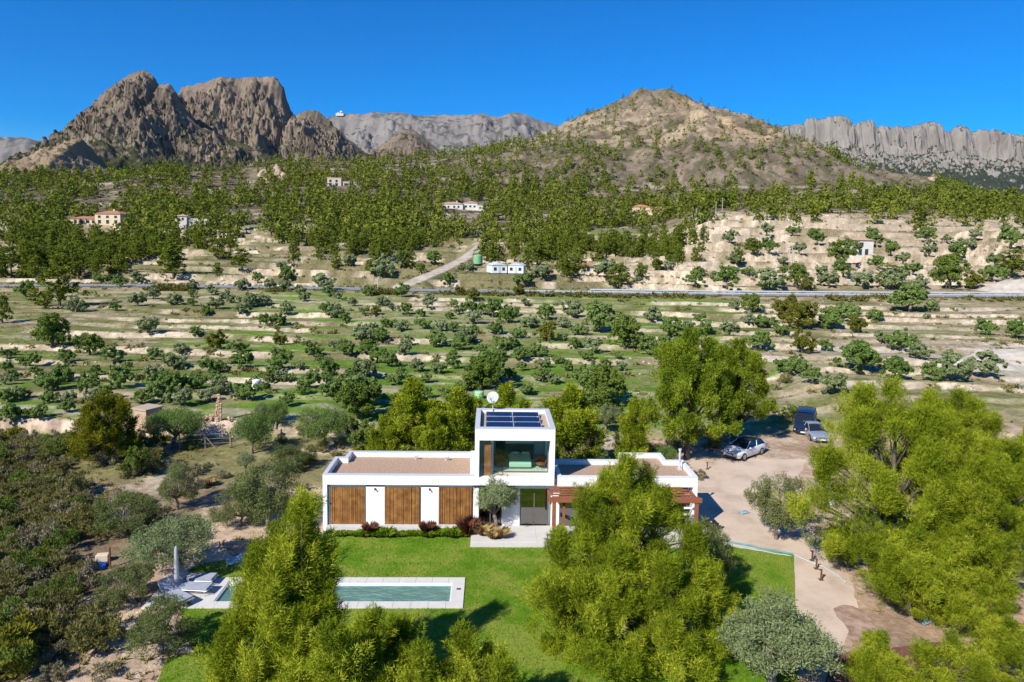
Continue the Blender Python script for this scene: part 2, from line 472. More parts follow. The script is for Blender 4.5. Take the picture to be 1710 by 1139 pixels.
    # rubble face behind the garden
    c = mix(c, mix(C_((.36, .27, .20)) + 0 * c, C_((.58, .45, .34)), sstep(n4, .35, .6)), ((y > 19.2) & (y < 20.25) & (L['st'] > .01) & (x < -13)) * 1.0)
    c = mix(c, mix(C_((.46, .395, .315)) + 0 * c, C_((.30, .245, .16)), sstep(n1, .5, .62)), sstep(L['bk'], .25, .6) * sstep(n3 + n1 * .3, .5, .75))
    # road verge, track
    c = mix(c, C_((.26, .21, .12)) + 0 * c, (1 - sstep(L['road'], RW + 2.5, RW + 7 + 4 * n1)) * .7)
    c = mix(c, C_((.47, .40, .32)) + 0 * c, 1 - sstep(L['track'], 1.7, 2.6))
    return np.clip(c * (.86 + .28 * n4[..., None]), 0, 1)
def land_z(L): return L['z']
rows = ground_rows()
ang = np.tan(np.linspace(rad(-47), rad(47), 520))
GX = rows[:, None] * ang[None, :]
GY = np.repeat(rows[:, None] - 41, len(ang), 1)
L = land(GX, GY, True)
L['z'] = np.where((GX > -13.85) & (GX < -1.4) & (GY > -8.72) & (GY < -6.1), -1.9, L['z'])      # dug out for the pool
me = grid_mesh('ground', GX, GY, L['z'], None)
ca = me.color_attributes.new('cover', 'FLOAT_COLOR', 'POINT')
cc = ground_cover(GX, GY, L)
buf = np.ones((cc.shape[0] * cc.shape[1], 4), np.float32); buf[:, :3] = cc.reshape(-1, 3)
ca.data.foreach_set('color', buf.ravel())
m, nt, n, l, b = nodes_of('ground_cover')
sp_ = n.new('ShaderNodeSeparateXYZ')
at = n.new('ShaderNodeVertexColor'); at.layer_name = 'cover'
gp = n.new('ShaderNodeNewGeometry')
t1 = tex_noise(n, l, 1.7, 8, .72, gp.outputs['Position'])
mr = n.new('ShaderNodeMapRange'); mr.inputs[1].default_value = .3; mr.inputs[2].default_value = .7; mr.inputs[3].default_value = .62; mr.inputs[4].default_value = 1.3
l.new(t1.outputs['Fac'], mr.inputs[0])
mm = n.new('ShaderNodeMix'); mm.data_type = 'RGBA'; mm.blend_type = 'MULTIPLY'; mm.inputs[0].default_value = 1
l.new(at.outputs[0], mm.inputs[6]); l.new(mr.outputs[0], mm.inputs[7])
t5 = tex_noise(n, l, .22, 10, .75, gp.outputs['Position'])
mr5 = n.new('ShaderNodeMapRange'); mr5.inputs[1].default_value = .32; mr5.inputs[2].default_value = .68; mr5.inputs[3].default_value = .55; mr5.inputs[4].default_value = 1.4
l.new(t5.outputs['Fac'], mr5.inputs[0])
mm5 = n.new('ShaderNodeMix'); mm5.data_type = 'RGBA'; mm5.blend_type = 'MULTIPLY'; mm5.inputs[0].default_value = .8
l.new(mm.outputs[2], mm5.inputs[6]); l.new(mr5.outputs[0], mm5.inputs[7]); l.new(mm5.outputs[2], b.inputs['Base Color'])
l.new(gp.outputs['Position'], sp_.inputs[0])
mrY = n.new('ShaderNodeMapRange'); mrY.inputs[1].default_value = 260; mrY.inputs[2].default_value = 420; mrY.inputs[3].default_value = 0; mrY.inputs[4].default_value = .9
l.new(sp_.outputs['Y'], mrY.inputs[0])
bpF = n.new('ShaderNodeBump'); bpF.inputs['Distance'].default_value = 2.2; l.new(mrY.outputs[0], bpF.inputs['Strength']); l.new(t5.outputs['Fac'], bpF.inputs['Height'])
b.inputs['Roughness'].default_value = 1; b.inputs['Specular IOR Level'].default_value = .05
bp = n.new('ShaderNodeBump'); bp.inputs['Strength'].default_value = .7; bp.inputs['Distance'].default_value = .16; l.new(bpF.outputs[0], bp.inputs['Normal'])
t2 = tex_noise(n, l, 2.4, 7, .7, gp.outputs['Position']); l.new(t2.outputs['Fac'], bp.inputs['Height']); l.new(bp.outputs[0], b.inputs['Normal'])
me.materials.append(m)
struct(link('ground', me))

# ------------------------------------------------------------------ mountains
def mountain(name, D, pts, zb, Wf, Wb, shape, mat, amp=20, sc=60, res=2.0, nr=130, seed=1, meander=.12, asym=None, cliff=0, jag=.34):
    q = np.array([aty(px, py, D - 41) for px, py in pts])
    x0, x1 = q[0, 0], q[-1, 0]
    dx = res * D / FPX
    xs = np.arange(x0, x1, dx)
    t1 = np.linspace(1, 0, nr) ** 1.25
    ts = np.concatenate([t1 * 1.0, -np.linspace(0, 1, nr // 4)[1:]])
    X = np.repeat(xs[None], len(ts), 0)
    Y0 = D - 41 + Wf * meander * 2 * (fbm(xs / (sc * 3), xs * 0, seed, 3) - .5)
    T = np.repeat(ts[:, None], len(xs), 1)
    Y = Y0[None] - np.where(T >= 0, T * Wf, T * Wb)
    P = np.interp(X, q[:, 0], q[:, 2])
    P = P + amp * jag * (ridged(xs / (sc * .42), xs * 0 + seed, seed + 21, 4, .6) - .62)[None] * sstep(P - zb, 20, 120)
    tn = np.clip(np.abs(T) + .16 * (fbm(X / sc, Y / sc, seed + 3, 4) - .5) * sstep(np.abs(T), .0, .08), 0, 1)
    s = np.where(T >= 0, np.interp(tn, shape[0], shape[1]), 1 - tn ** 1.2)
    Z = zb + (P - zb) * s
    h = sstep(P - zb, 5, 60)
    wx_ = X + sc * .5 * (fbm(X / sc, Y / sc, seed + 9, 3) - .5)
    g = ridged(wx_ / (sc * 1.25), (Y - Z * .6) / (sc * 2.6), seed + 5, 6, .62) - .62           # gullies running down
    g2 = ridged(wx_ / (sc * .3), (Y + Z * 1.3) / (sc * .34), seed + 7, 4, .6) - .6              # broken rock
    g3 = fbm((X + .6 * Z) / (sc * .5), (Z * 1.6 - .35 * X) / (sc * .22), seed + 13, 4) - .5      # tilted strata
    k = sstep(np.abs(T), 0, .10)
    up = sstep((Z - zb) / np.maximum(P - zb, 1), .30, .55)
    Z = Z + h * amp * (g * (.12 + .88 * k) * (.85 - .2 * (T > .55)) + g2 * (.16 + 1.0 * k) * (.5 + .5 * up) + g3 * 1.15 * k * (.25 + .75 * up))
    Y = Y - k * h * amp * up * (.75 * (ridged(X / (sc * .42), Z / (sc * .8), seed + 15, 4, .6) - .5) + .5 * (fbm((X + Z) / (sc * .2), (Z * 1.5 - .4 * X) / (sc * .16), seed + 18, 3) - .5))
    return struct(link(name, grid_mesh(name, X, Y, Z, mat)))
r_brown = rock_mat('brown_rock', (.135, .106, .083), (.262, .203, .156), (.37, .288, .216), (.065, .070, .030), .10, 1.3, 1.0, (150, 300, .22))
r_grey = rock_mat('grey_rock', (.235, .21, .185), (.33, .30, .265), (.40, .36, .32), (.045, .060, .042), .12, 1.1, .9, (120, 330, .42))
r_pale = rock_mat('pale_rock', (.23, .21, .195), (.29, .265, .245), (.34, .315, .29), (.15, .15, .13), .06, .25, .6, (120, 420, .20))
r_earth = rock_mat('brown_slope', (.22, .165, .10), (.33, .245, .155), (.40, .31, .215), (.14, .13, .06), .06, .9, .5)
CL = ([0, .05, .12, .2, .35, .6, 1], [1, .88, .64, .50, .34, .15, 0])
SL = ([0, .1, .3, .6, 1], [1, .86, .58, .25, 0])
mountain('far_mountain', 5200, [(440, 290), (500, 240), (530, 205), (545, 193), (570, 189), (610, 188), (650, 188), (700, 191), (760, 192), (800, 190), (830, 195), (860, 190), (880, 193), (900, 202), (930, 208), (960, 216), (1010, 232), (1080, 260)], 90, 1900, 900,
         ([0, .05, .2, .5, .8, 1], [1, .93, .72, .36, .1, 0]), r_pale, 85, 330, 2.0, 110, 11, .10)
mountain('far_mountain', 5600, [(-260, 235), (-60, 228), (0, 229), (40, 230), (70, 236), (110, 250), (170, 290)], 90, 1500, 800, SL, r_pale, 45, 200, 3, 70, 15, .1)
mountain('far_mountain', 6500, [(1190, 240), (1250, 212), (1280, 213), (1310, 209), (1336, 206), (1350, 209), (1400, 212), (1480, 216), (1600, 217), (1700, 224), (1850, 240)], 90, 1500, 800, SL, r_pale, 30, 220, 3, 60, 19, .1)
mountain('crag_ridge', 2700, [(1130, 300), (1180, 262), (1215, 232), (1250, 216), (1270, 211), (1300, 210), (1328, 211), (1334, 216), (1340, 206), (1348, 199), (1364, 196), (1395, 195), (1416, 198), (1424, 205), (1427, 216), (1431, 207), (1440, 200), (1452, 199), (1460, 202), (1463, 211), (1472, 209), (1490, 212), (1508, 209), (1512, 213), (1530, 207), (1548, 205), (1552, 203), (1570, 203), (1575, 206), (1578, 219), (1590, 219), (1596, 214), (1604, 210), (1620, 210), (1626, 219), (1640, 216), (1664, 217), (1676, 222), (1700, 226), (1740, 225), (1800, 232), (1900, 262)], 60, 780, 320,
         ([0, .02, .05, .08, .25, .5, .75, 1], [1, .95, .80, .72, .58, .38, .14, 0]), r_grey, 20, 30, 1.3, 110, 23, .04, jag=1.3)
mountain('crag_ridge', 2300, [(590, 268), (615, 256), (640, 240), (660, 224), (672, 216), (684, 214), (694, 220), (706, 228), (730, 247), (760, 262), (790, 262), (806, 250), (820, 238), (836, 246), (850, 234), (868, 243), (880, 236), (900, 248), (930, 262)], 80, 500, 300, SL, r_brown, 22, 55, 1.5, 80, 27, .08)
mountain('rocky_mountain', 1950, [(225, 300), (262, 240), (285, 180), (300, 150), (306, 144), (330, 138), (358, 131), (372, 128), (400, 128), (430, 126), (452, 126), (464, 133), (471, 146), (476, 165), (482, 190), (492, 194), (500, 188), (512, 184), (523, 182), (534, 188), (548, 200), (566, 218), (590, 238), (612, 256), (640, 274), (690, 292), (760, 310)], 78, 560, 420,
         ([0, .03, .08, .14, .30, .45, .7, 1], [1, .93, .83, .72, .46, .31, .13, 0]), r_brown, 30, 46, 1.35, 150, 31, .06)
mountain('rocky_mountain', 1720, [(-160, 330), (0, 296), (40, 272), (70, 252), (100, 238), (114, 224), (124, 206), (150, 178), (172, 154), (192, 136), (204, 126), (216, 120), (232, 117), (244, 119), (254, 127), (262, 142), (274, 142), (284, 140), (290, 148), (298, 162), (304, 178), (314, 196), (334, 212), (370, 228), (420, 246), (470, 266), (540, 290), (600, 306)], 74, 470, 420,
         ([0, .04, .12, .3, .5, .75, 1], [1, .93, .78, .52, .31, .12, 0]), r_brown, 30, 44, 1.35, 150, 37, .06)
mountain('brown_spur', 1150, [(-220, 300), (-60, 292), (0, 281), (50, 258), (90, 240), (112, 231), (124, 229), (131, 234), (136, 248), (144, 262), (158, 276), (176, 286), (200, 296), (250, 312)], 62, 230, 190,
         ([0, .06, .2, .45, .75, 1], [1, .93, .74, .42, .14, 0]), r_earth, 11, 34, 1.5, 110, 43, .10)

# ------------------------------------------------------------------ road, guardrails, garden surfaces
def strip(name, P, wd, dz, mat, follow=False):
    P = np.array(P); v = []; f = []
    for i, p in enumerate(P):
        d = P[min(i + 1, len(P) - 1)] - P[max(i - 1, 0)]; nn = np.array([-d[1], d[0]]); nn = nn / np.linalg.norm(nn)
        for s_ in (-wd, wd):
            q = p[:2] + nn * s_
            v.append((q[0], q[1], (gz(*q) if follow else p[2]) + dz))
    for i in range(len(P) - 1): f.append((2 * i, 2 * i + 2, 2 * i + 3, 2 * i + 1))
    me = bpy.data.meshes.new(name); me.from_pydata(v, [], f); me.materials.append(mat)
    return link(name, me)
asph = pm('asphalt', (.25, .255, .27), (.20, .205, .215), 1.2, .9)
RX = np.linspace(RP[0, 0], RP[-1, 0], 60)
RPP = np.stack([RX, np.interp(RX, RP[:, 0], RP[:, 1]), np.interp(RX, RP[:, 0], RP[:, 2])], 1)
struct(strip('road', RPP, RW, .02, asph))
white_paint = pm('road_paint', (.75, .75, .72), scale=4)
mk = MB()
for s_ in (-3.6, 3.6):
    for a, b2 in zip(RPP[:-1], RPP[1:]):
        mk.add([(a[0], a[1] + s_ - .12, a[2] + .03), (b2[0], b2[1] + s_ - .12, b2[2] + .03), (b2[0], b2[1] + s_ + .12, b2[2] + .03), (a[0], a[1] + s_ + .12, a[2] + .03)], [(0, 1, 2, 3)])
struct(mk.build('road_marking', white_paint))
galv = pm('galvanised_steel', (.60, .63, .66), (.50, .53, .56), 3, .45, metal=.25)
def guardrail(x0, x1, off, label):
    g = thing('guardrail', label, 'guardrail', (x0, np.interp(x0, RP[:, 0], RP[:, 1]) + off, np.interp(x0, RP[:, 0], RP[:, 2])), 0, 'guardrails along the road')
    o = np.array(g.location)
    P = lambda x: np.array([x, np.interp(x, RP[:, 0], RP[:, 1]) + off, np.interp(x, RP[:, 0], RP[:, 2])]) - o
    mb = MB(); xs = np.linspace(x0, x1, int((x1 - x0) / 6) + 2)
    prof_ = [(-.02, .42), (-.09, .49), (-.02, .57), (-.02, .61), (-.09, .69), (-.02, .76), (.02, .76), (.02, .42)]
    k = len(prof_); vs = []; fs = []
    for x in xs:
        p = P(x); vs += [(p[0], p[1] + a, p[2] + z) for a, z in prof_]
    for i in range(len(xs) - 1):
        fs += [(i * k + j, (i + 1) * k + j, (i + 1) * k + (j + 1) % k, i * k + (j + 1) % k) for j in range(k)]
    mb.add(vs, fs); mb.build('rail', galv, g)
    pme = MB().box(-.06, .06, .02, .14, -.5, .74).mesh('post', galv)
    x = x0 + 1
    while x < x1:
        link('post', pme, g, tuple(P(x))); x += 4
guardrail(aty(860, 488, 135)[0], aty(1790, 495, 135)[0], -RW + .2, 'galvanised steel guardrail along the house side edge of the asphalt road')
guardrail(aty(985, 488, 143)[0], aty(1790, 495, 143)[0], RW - .2, 'galvanised steel guardrail on the hill side edge of the asphalt road')

def jitter_poly(P, step=.5, amp=.25, seed=0, z=.012):
    out = []
    n_ = len(P)
    for i in range(n_):
        a, b2 = np.array(P[i]), np.array(P[(i + 1) % n_])
        k = max(1, int(np.linalg.norm(b2 - a) / step))
        for j in range(k):
            q = a + (b2 - a) * j / k
            out.append(q + amp * 2 * (np.array([fbm(q[0] / 1.3, q[1] / 1.3, seed, 3), fbm(q[0] / 1.3 + 50, q[1] / 1.3, seed, 3)]) - .5))
    return out
def sheet(name, P, z, mat, step=.5, amp=.25, seed=0, drape=False, hole=None):
    Q = jitter_poly(P, step, amp, seed)
    bm = bmesh.new()
    vs = [bm.verts.new((q[0], q[1], z)) for q in Q]
    es = [bm.edges.new((vs[i], vs[(i + 1) % len(vs)])) for i in range(len(vs))]
    if hole:
        hv = [bm.verts.new((q[0], q[1], z)) for q in hole]
        es += [bm.edges.new((hv[i], hv[(i + 1) % len(hv)])) for i in range(len(hv))]
    bmesh.ops.triangle_fill(bm, edges=es, use_beauty=True)
    if drape:
        bmesh.ops.subdivide_edges(bm, edges=[e for e in bm.edges if e.calc_length() > 1.2], cuts=3, use_grid_fill=True)
        bmesh.ops.triangulate(bm, faces=bm.faces[:])
        for v in bm.verts: v.co.z = gz(v.co.x, v.co.y) + z
    bmesh.ops.recalc_face_normals(bm, faces=bm.faces[:])
    me = bpy.data.meshes.new(name); bm.to_mesh(me); bm.free()
    if len(me.polygons) and me.polygons[0].normal.z < 0: me.flip_normals()
    me.materials.append(mat)
    return struct(link(name, me))
def PX(*pts): return [tuple(atz(a, b2, 0)[:2]) for a, b2 in pts]
gravel_m = pm('pink_gravel', (.52, .41, .315), (.39, .295, .22), .45, .95, .5, 9, c3=(.58, .465, .365), detail=10)
mulch_m = pm('red_brown_mulch', (.21, .095, .062), (.11, .05, .035), 5, 1, .8, 14, detail=8)
drive = PX((1150, 762), (1190, 775), (1225, 752), (1262, 738), (1316, 722), (1350, 700), (1420, 690), (1440, 705), (1400, 745), (1372, 752), (1345, 770), (1335, 800), (1345, 840), (1352, 880), (1400, 930), (1430, 990), (1440, 1030), (1420, 1062), (1410, 1090), (1360, 1075), (1331, 1040), (1327, 928), (1240, 918), (1165, 905), (1155, 850))
sheet('driveway', drive, .012, gravel_m, .45, .22, 3)
sheet('mulch_bed', PX((1375, 1160), (1388, 1096), (1420, 1088), (1470, 1084), (1520, 1077), (1578, 1071), (1610, 1080), (1650, 1110), (1640, 1128), (1590, 1135), (1560, 1160)), .018, mulch_m, .3, .12, 5)
sheet('mulch_spill', PX((1392, 1016), (1404, 1008), (1420, 1012), (1438, 1024), (1452, 1044), (1458, 1066), (1448, 1086), (1426, 1090), (1422, 1070), (1414, 1050), (1404, 1034)), .016, pm('scattered_mulch', (.33, .22, .16), (.20, .11, .07), 1.6, 1, .6, 14, detail=10, c3=(.47, .36, .275)), .16, .55, 6)
m, nt, n, l, b = nodes_of('lawn_grass')
gp = n.new('ShaderNodeNewGeometry'); v = gp.outputs['Position']
t1 = tex_noise(n, l, .33, 6, .65, v); t2 = tex_noise(n, l, 7, 8, .75, v)
mpp = n.new('ShaderNodeMapping'); mpp.inputs['Scale'].default_value = (.06, .9, 1); l.new(v, mpp.inputs[0])
t3 = tex_noise(n, l, 1, 3, .5, mpp.outputs[0])
ad = n.new('ShaderNodeMath'); ad.operation = 'MULTIPLY_ADD'; l.new(t3.outputs[0], ad.inputs[0]); ad.inputs[1].default_value = .35; l.new(t1.outputs[0], ad.inputs[2])
ad2 = n.new('ShaderNodeMath'); ad2.operation = 'MULTIPLY_ADD'; l.new(t2.outputs[0], ad2.inputs[0]); ad2.inputs[1].default_value = .55; l.new(ad.outputs[0], ad2.inputs[2])
r = ramp(n, [(.66, (.055, .140, .006)), (.88, (.115, .225, .012)), (1.0, (.22, .27, .04))]); l.new(ad2.outputs[0], r.inputs[0]); l.new(r.outputs[0], b.inputs['Base Color'])
b.inputs['Roughness'].default_value = 1; b.inputs['Specular IOR Level'].default_value = .1
bp = n.new('ShaderNodeBump'); bp.inputs['Strength'].default_value = .8; bp.inputs['Distance'].default_value = .06
t4 = tex_noise(n, l, 22, 5, .8, v); l.new(t4.outputs[0], bp.inputs['Height']); l.new(bp.outputs[0], b.inputs['Normal'])
lawn_m = m
LAWN = [(-10.3, -.45), (-1.0, -.45), (-1.0, -1.6), (12.0, -1.4)] + PX((1190, 905), (1238, 917), (1325, 926), (1329, 1020), (1331, 1160)) + [(10, -17.5), (-12.5, -17.5), (-13.6, -12.8)] + PX((325, 1090), (305, 1050), (300, 1012)) + [(-16.4, -7)] + PX((318, 952), (330, 942), (380, 935), (430, 920), (480, 905))
struct(sheet('lawn', LAWN, .022, lawn_m, .35, .10, 9, hole=[(-13.7, -8.6), (-1.5, -8.6), (-1.5, -6.2), (-13.7, -6.2)]))

# ------------------------------------------------------------------ the pool
stone_m = pm('pale_pool_stone', (.60, .575, .54), (.53, .505, .47), 1.5, .75, .15, 12)
plaster_m = pm('pool_plaster', (.62, .70, .68), (.56, .64, .62), 1, .6)
px0, px1, py0, py1 = -13.45, -1.80, -8.32, -6.5
DX0, DX1, DY0, DY1 = -16.7, -1.15, -8.9, -5.9
pool = thing('swimming_pool', 'long narrow swimming pool with pale stone surround set in the lawn', 'pool', ((px0 + px1) / 2, (py0 + py1) / 2, 0))
ox, oy = pool.location.x, pool.location.y
def PL(x, y): return x - ox, y - oy
slab = MB().mesh('stone_slab', stone_m)
def slab_part(x0, x1, y0, y1):
    mb = MB().box(x0 - ox + .006, x1 - ox - .006, y0 - oy + .006, y1 - oy - .006, .0, .075)
    mb.build('stone_slab', stone_m, pool)
def split(a, b2, n_): q = np.linspace(a, b2, n_ + 1); return zip(q[:-1], q[1:])
for a, b2 in split(DX0, DX1, 18):
    slab_part(a, b2, DY0, py0); slab_part(a, b2, py1, DY1)
for a, b2 in split(py0, py1, 2):
    slab_part(px1, DX1, a, b2)
    for c_, d_ in split(DX0, px0, 4): slab_part(c_, d_, a, b2)
mb = MB()
O = [PL(px0 - .02, py0 - .02), PL(px1 + .02, py0 - .02), PL(px1 + .02, py1 + .02), PL(px0 - .02, py1 + .02)]
I_ = [PL(px0 + .05, py0 + .05), PL(px1 - .05, py0 + .05), PL(px1 - .05, py1 - .05), PL(px0 + .05, py1 - .05)]
mb.ring(O, I_, -1.45, .04); mb.add([(x, y, -1.4) for x, y in I_], [(0, 1, 2, 3)])
mb.build('basin', plaster_m, pool)
mb = MB()
for i in range(4): mb.box(px0 - ox + .06 + .55 * i, px0 - ox + .06 + .55 * (i + 1) - .003, py0 - oy + .06, py1 - oy - .06, -1.39, -.30 - .26 * i)
mb.build('step', plaster_m, pool)
m, nt, n, l, b = nodes_of('pool_water')
n.remove(b); out = n['Material Output']
gl = n.new('ShaderNodeBsdfGlossy'); gl.inputs['Roughness'].default_value = .03
tr = n.new('ShaderNodeBsdfTransparent'); tr.inputs[0].default_value = (.58, .86, .80, 1)
fr = n.new('ShaderNodeFresnel'); fr.inputs[0].default_value = 1.33
df = n.new('ShaderNodeBsdfDiffuse'); df.inputs[0].default_value = (.20, .37, .31, 1)
mx = n.new('ShaderNodeMixShader'); mx2 = n.new('ShaderNodeMixShader'); mx2.inputs[0].default_value = .45
l.new(tr.outputs[0], mx2.inputs[1]); l.new(df.outputs[0], mx2.inputs[2])
l.new(fr.outputs[0], mx.inputs[0]); l.new(mx2.outputs[0], mx.inputs[1]); l.new(gl.outputs[0], mx.inputs[2]); l.new(mx.outputs[0], out.inputs[0])
g_ = n.new('ShaderNodeNewGeometry'); mp = n.new('ShaderNodeMapping'); mp.inputs['Scale'].default_value = (1.2, 3.4, 1); l.new(g_.outputs['Position'], mp.inputs[0])
t = tex_noise(n, l, 1.3, 3, .5, mp.outputs[0]); bp = n.new('ShaderNodeBump'); bp.inputs['Strength'].default_value = .7; bp.inputs['Distance'].default_value = .10
l.new(t.outputs[0], bp.inputs['Height'])
for q in (gl, fr): l.new(bp.outputs[0], q.inputs['Normal'])
MB().add([(x, y, -.06) for x, y in I_], [(0, 1, 2, 3)]) if False else None
mb = MB(); mb.add([(x, y, -.07) for x, y in I_], [(0, 1, 2, 3)]); mb.build('water', m, pool)
MB().box(px1 + .25 - ox, px1 + .47 - ox, -7.2 - oy, -7.05 - oy, .06, .085).build('skimmer_lid', pm('dark_plastic', (.05, .05, .055)), pool)

# ------------------------------------------------------------------ the villa
wall_m, nt, n, l, b = nodes_of('white_render')
b.inputs['Roughness'].default_value = .85; b.inputs['Specular IOR Level'].default_value = .25
gq = n.new('ShaderNodeNewGeometry'); mq = n.new('ShaderNodeMapping'); mq.inputs['Scale'].default_value = (2.2, 2.2, .22); l.new(gq.outputs['Position'], mq.inputs[0])
ta = tex_noise(n, l, 1.6, 6, .6, mq.outputs[0]); tb = tex_noise(n, l, .5, 4, .6, gq.outputs['Position'])
aq = n.new('ShaderNodeMath'); aq.operation = 'MULTIPLY_ADD'; l.new(ta.outputs[0], aq.inputs[0]); aq.inputs[1].default_value = .6; l.new(tb.outputs[0], aq.inputs[2])
rq = ramp(n, [(.58, (.66, .65, .625)), (.74, (.775, .77, .755)), (1, (.81, .805, .79))]); l.new(aq.outputs[0], rq.inputs[0]); l.new(rq.outputs[0], b.inputs['Base Color'])
cop_m = pm('coping_metal', (.50, .525, .56), (.45, .475, .51), .7, .5)
roofg_m = pm('roof_gravel', (.40, .27, .185), (.27, .18, .12), 9, 1, .6, 30, c3=(.52, .37, .26), detail=8)
frame_m = pm('grey_frame', (.12, .115, .11), (.10, .095, .09), 3, .5)
slat_m = pm('teak_slat', (.27, .12, .035), (.17, .07, .02), 2.2, .6, .2, 20, c3=(.40, .19, .055))
dark_m = pm('dark_gap', (.035, .028, .024), scale=3)
conc_m = pm('pale_concrete', (.56, .54, .51), (.50, .48, .45), 1.2, .85, .1, 14)
perg_m = pm('red_cedar', (.30, .105, .055), (.22, .075, .038), 2.5, .6, .15, 18)
def glass_mat(name, tint, refl=1.5):
    m, nt, n, l, b = nodes_of(name); n.remove(b); out = n['Material Output']
    gl = n.new('ShaderNodeBsdfGlossy'); gl.inputs['Roughness'].default_value = .01
    tr = n.new('ShaderNodeBsdfTransparent'); tr.inputs[0].default_value = col4(tint)
    fr = n.new('ShaderNodeFresnel'); fr.inputs[0].default_value = refl
    mx = n.new('ShaderNodeMixShader'); gb = n.new('ShaderNodeNewGeometry'); iv = n.new('ShaderNodeMath'); iv.operation = 'SUBTRACT'; iv.inputs[0].default_value = 1
    l.new(gb.outputs['Backfacing'], iv.inputs[1]); ml = n.new('ShaderNodeMath'); ml.operation = 'MULTIPLY'; l.new(fr.outputs[0], ml.inputs[0]); l.new(iv.outputs[0], ml.inputs[1])
    l.new(ml.outputs[0], mx.inputs[0]); l.new(tr.outputs[0], mx.inputs[1]); l.new(gl.outputs[0], mx.inputs[2]); l.new(mx.outputs[0], out.inputs[0])
    return m
glass_m = glass_mat('window_glass', (.86, .96, .90), 1.75)
glass2_m = glass_mat('door_glass', (.30, .40, .34), 3.2)
villa = thing('villa', 'white flat-roofed modern villa with a glazed upper box between two wings', 'house', (0, 0, 0))
def vp(mb, name, mat, parent=None, bevel=0): return mb.build(name, mat, parent or villa, bevel=bevel)
LW = [(-10.13, 0), (-.84, 0), (-.84, 4.72), (-9.46, 4.72), (-9.46, 3.44), (-10.13, 3.44)]
RWP = [(4.10, 0), (13.06, 0), (13.06, 3.38), (11.90, 3.38), (11.90, 4.86), (8.93, 4.86), (8.93, 3.38), (4.10, 3.38)]
def wing(P, zr, zt, nm, z0=0.):
    body = MB()
    n_ = len(P)
    return body
# left wing: rear and side walls, facade frame, recessed panel, plinth
mb = MB()
mb.prism([(-10.13, .30), (-.84, .30), (-.84, 4.72), (-9.46, 4.72), (-9.46, 3.44), (-10.13, 3.44)], 0, 3.20)
mb.box(-10.13, -.84, 0, .297, 2.95, 3.20)                       # lintel band
mb.box(-10.13, -9.87, 0, .297, 0, 2.947)                        # end pier
vp(mb, 'left_wing_wall', wall_m)
par = MB().ring(LW, inset(LW, .22), 3.203, 3.56); vp(par, 'parapet', wall_m)
par = MB().ring([(x, y) for x, y in inset(LW, -.015)], inset(LW, .235), 3.562, 3.60); vp(par, 'coping', cop_m)
vp(MB().prism(inset(LW, .222), 3.203, 3.235), 'gravel_roof', roofg_m)
mb = MB()
D3 = [(-9.71, -7.56), (-6.37, -4.17), (-3.04, -.93)]
xs = [-9.80] + [q for d in D3 for q in d] + [-.845]
for i in range(0, 8, 2): mb.box(xs[i], xs[i + 1], .17, .298, .40, 2.86)
mb.box(-9.80, -.845, .17, .298, 2.78, 2.90)
for a, b2 in D3: mb.box(a, b2, .24, .299, .40, 2.779)
vp(mb, 'recessed_panel', wall_m)
mb = MB().box(-9.86, -.845, -.30, .295, 0, .385); vp(mb, 'plinth', conc_m)
rng = random.Random(5)
for a, b2 in D3:
    t_ = link('slatted_shutter', MB().box(a + .02, b2 - .02, .19, .236, .44, 2.75).mesh('slatted_shutter', dark_m), villa)
    sl = MB(); x = a + .035
    while x < b2 - .08:
        wd = rng.choice((.045, .07, .1)); y0 = rng.uniform(.115, .15)
        sl.box(x, min(x + wd, b2 - .03), y0, .188, .43, 2.76); x += wd + rng.choice((.012, .02, .035))
    sl.build('slats', slat_m, t_)
    MB().ring([(a, .43 - .0), (b2, .43), (b2, 2.77), (a, 2.77)], [(a, .43), (b2, .43), (b2, 2.77), (a, 2.77)], 0, 0) if False else None
    MB().box(a - .0, a + .018, .13, .235, .41, 2.775).box(b2 - .018, b2, .13, .235, .41, 2.775).box(a + .019, b2 - .019, .13, .235, 2.764, 2.775).build('shutter_frame', frame_m, t_)
for x in (-6.97, -3.62):
    q = MB().box(x - .04, x + .04, .08, .17, 2.63, 2.70).tube([(x, .08, 2.67), (x + .02, -.02, 2.62)], .04, 10)
    vp(q, 'wall_lamp', frame_m)
vp(MB().box(-9.98, -9.92, -.12, 0, 1.96, 2.02).tube([(-9.95, -.05, 1.99), (-9.87, -.16, 1.96)], .05, 10), 'security_camera', wall_m)
# right wing
mb = MB()
mb.prism([(4.10, .55), (13.06, .55), (13.06, 3.38), (11.90, 3.38), (11.90, 4.86), (8.93, 4.86), (8.93, 3.38), (4.10, 3.38)], 2.90, 3.20)
for (a, b2, c_, d_) in ((12.80, 13.06, .0, 3.38), (4.10, 12.797, 3.13, 3.38), (8.93, 11.90, 4.6, 4.86), (8.93, 9.18, 3.383, 4.597), (11.65, 11.90, 3.383, 4.597)): mb.box(a, b2, c_, d_, 0, 2.897)
mb.box(4.30, 13.06, 0, .547, 2.90, 3.20)
mb.box(9.4, 9.8, .62, .8, 0, 2.897); mb.box(4.1, 4.5, .62, .8, 0, 2.897)
vp(mb, 'right_wing_wall', wall_m)
RW2 = [(4.30, 0), (13.06, 0), (13.06, 3.38), (11.90, 3.38), (11.90, 4.86), (8.93, 4.86), (8.93, 3.38), (4.30, 3.38)]
par = MB().ring(RW2, inset(RW2, .22), 3.203, 3.51); vp(par, 'parapet', wall_m)
par = MB().ring(inset(RW2, -.015), inset(RW2, .235), 3.512, 3.55); vp(par, 'coping', pm('white_coping', (.66, .67, .69), scale=1))
vp(MB().prism(inset(RW2, .222), 3.203, 3.235), 'gravel_roof', roofg_m)
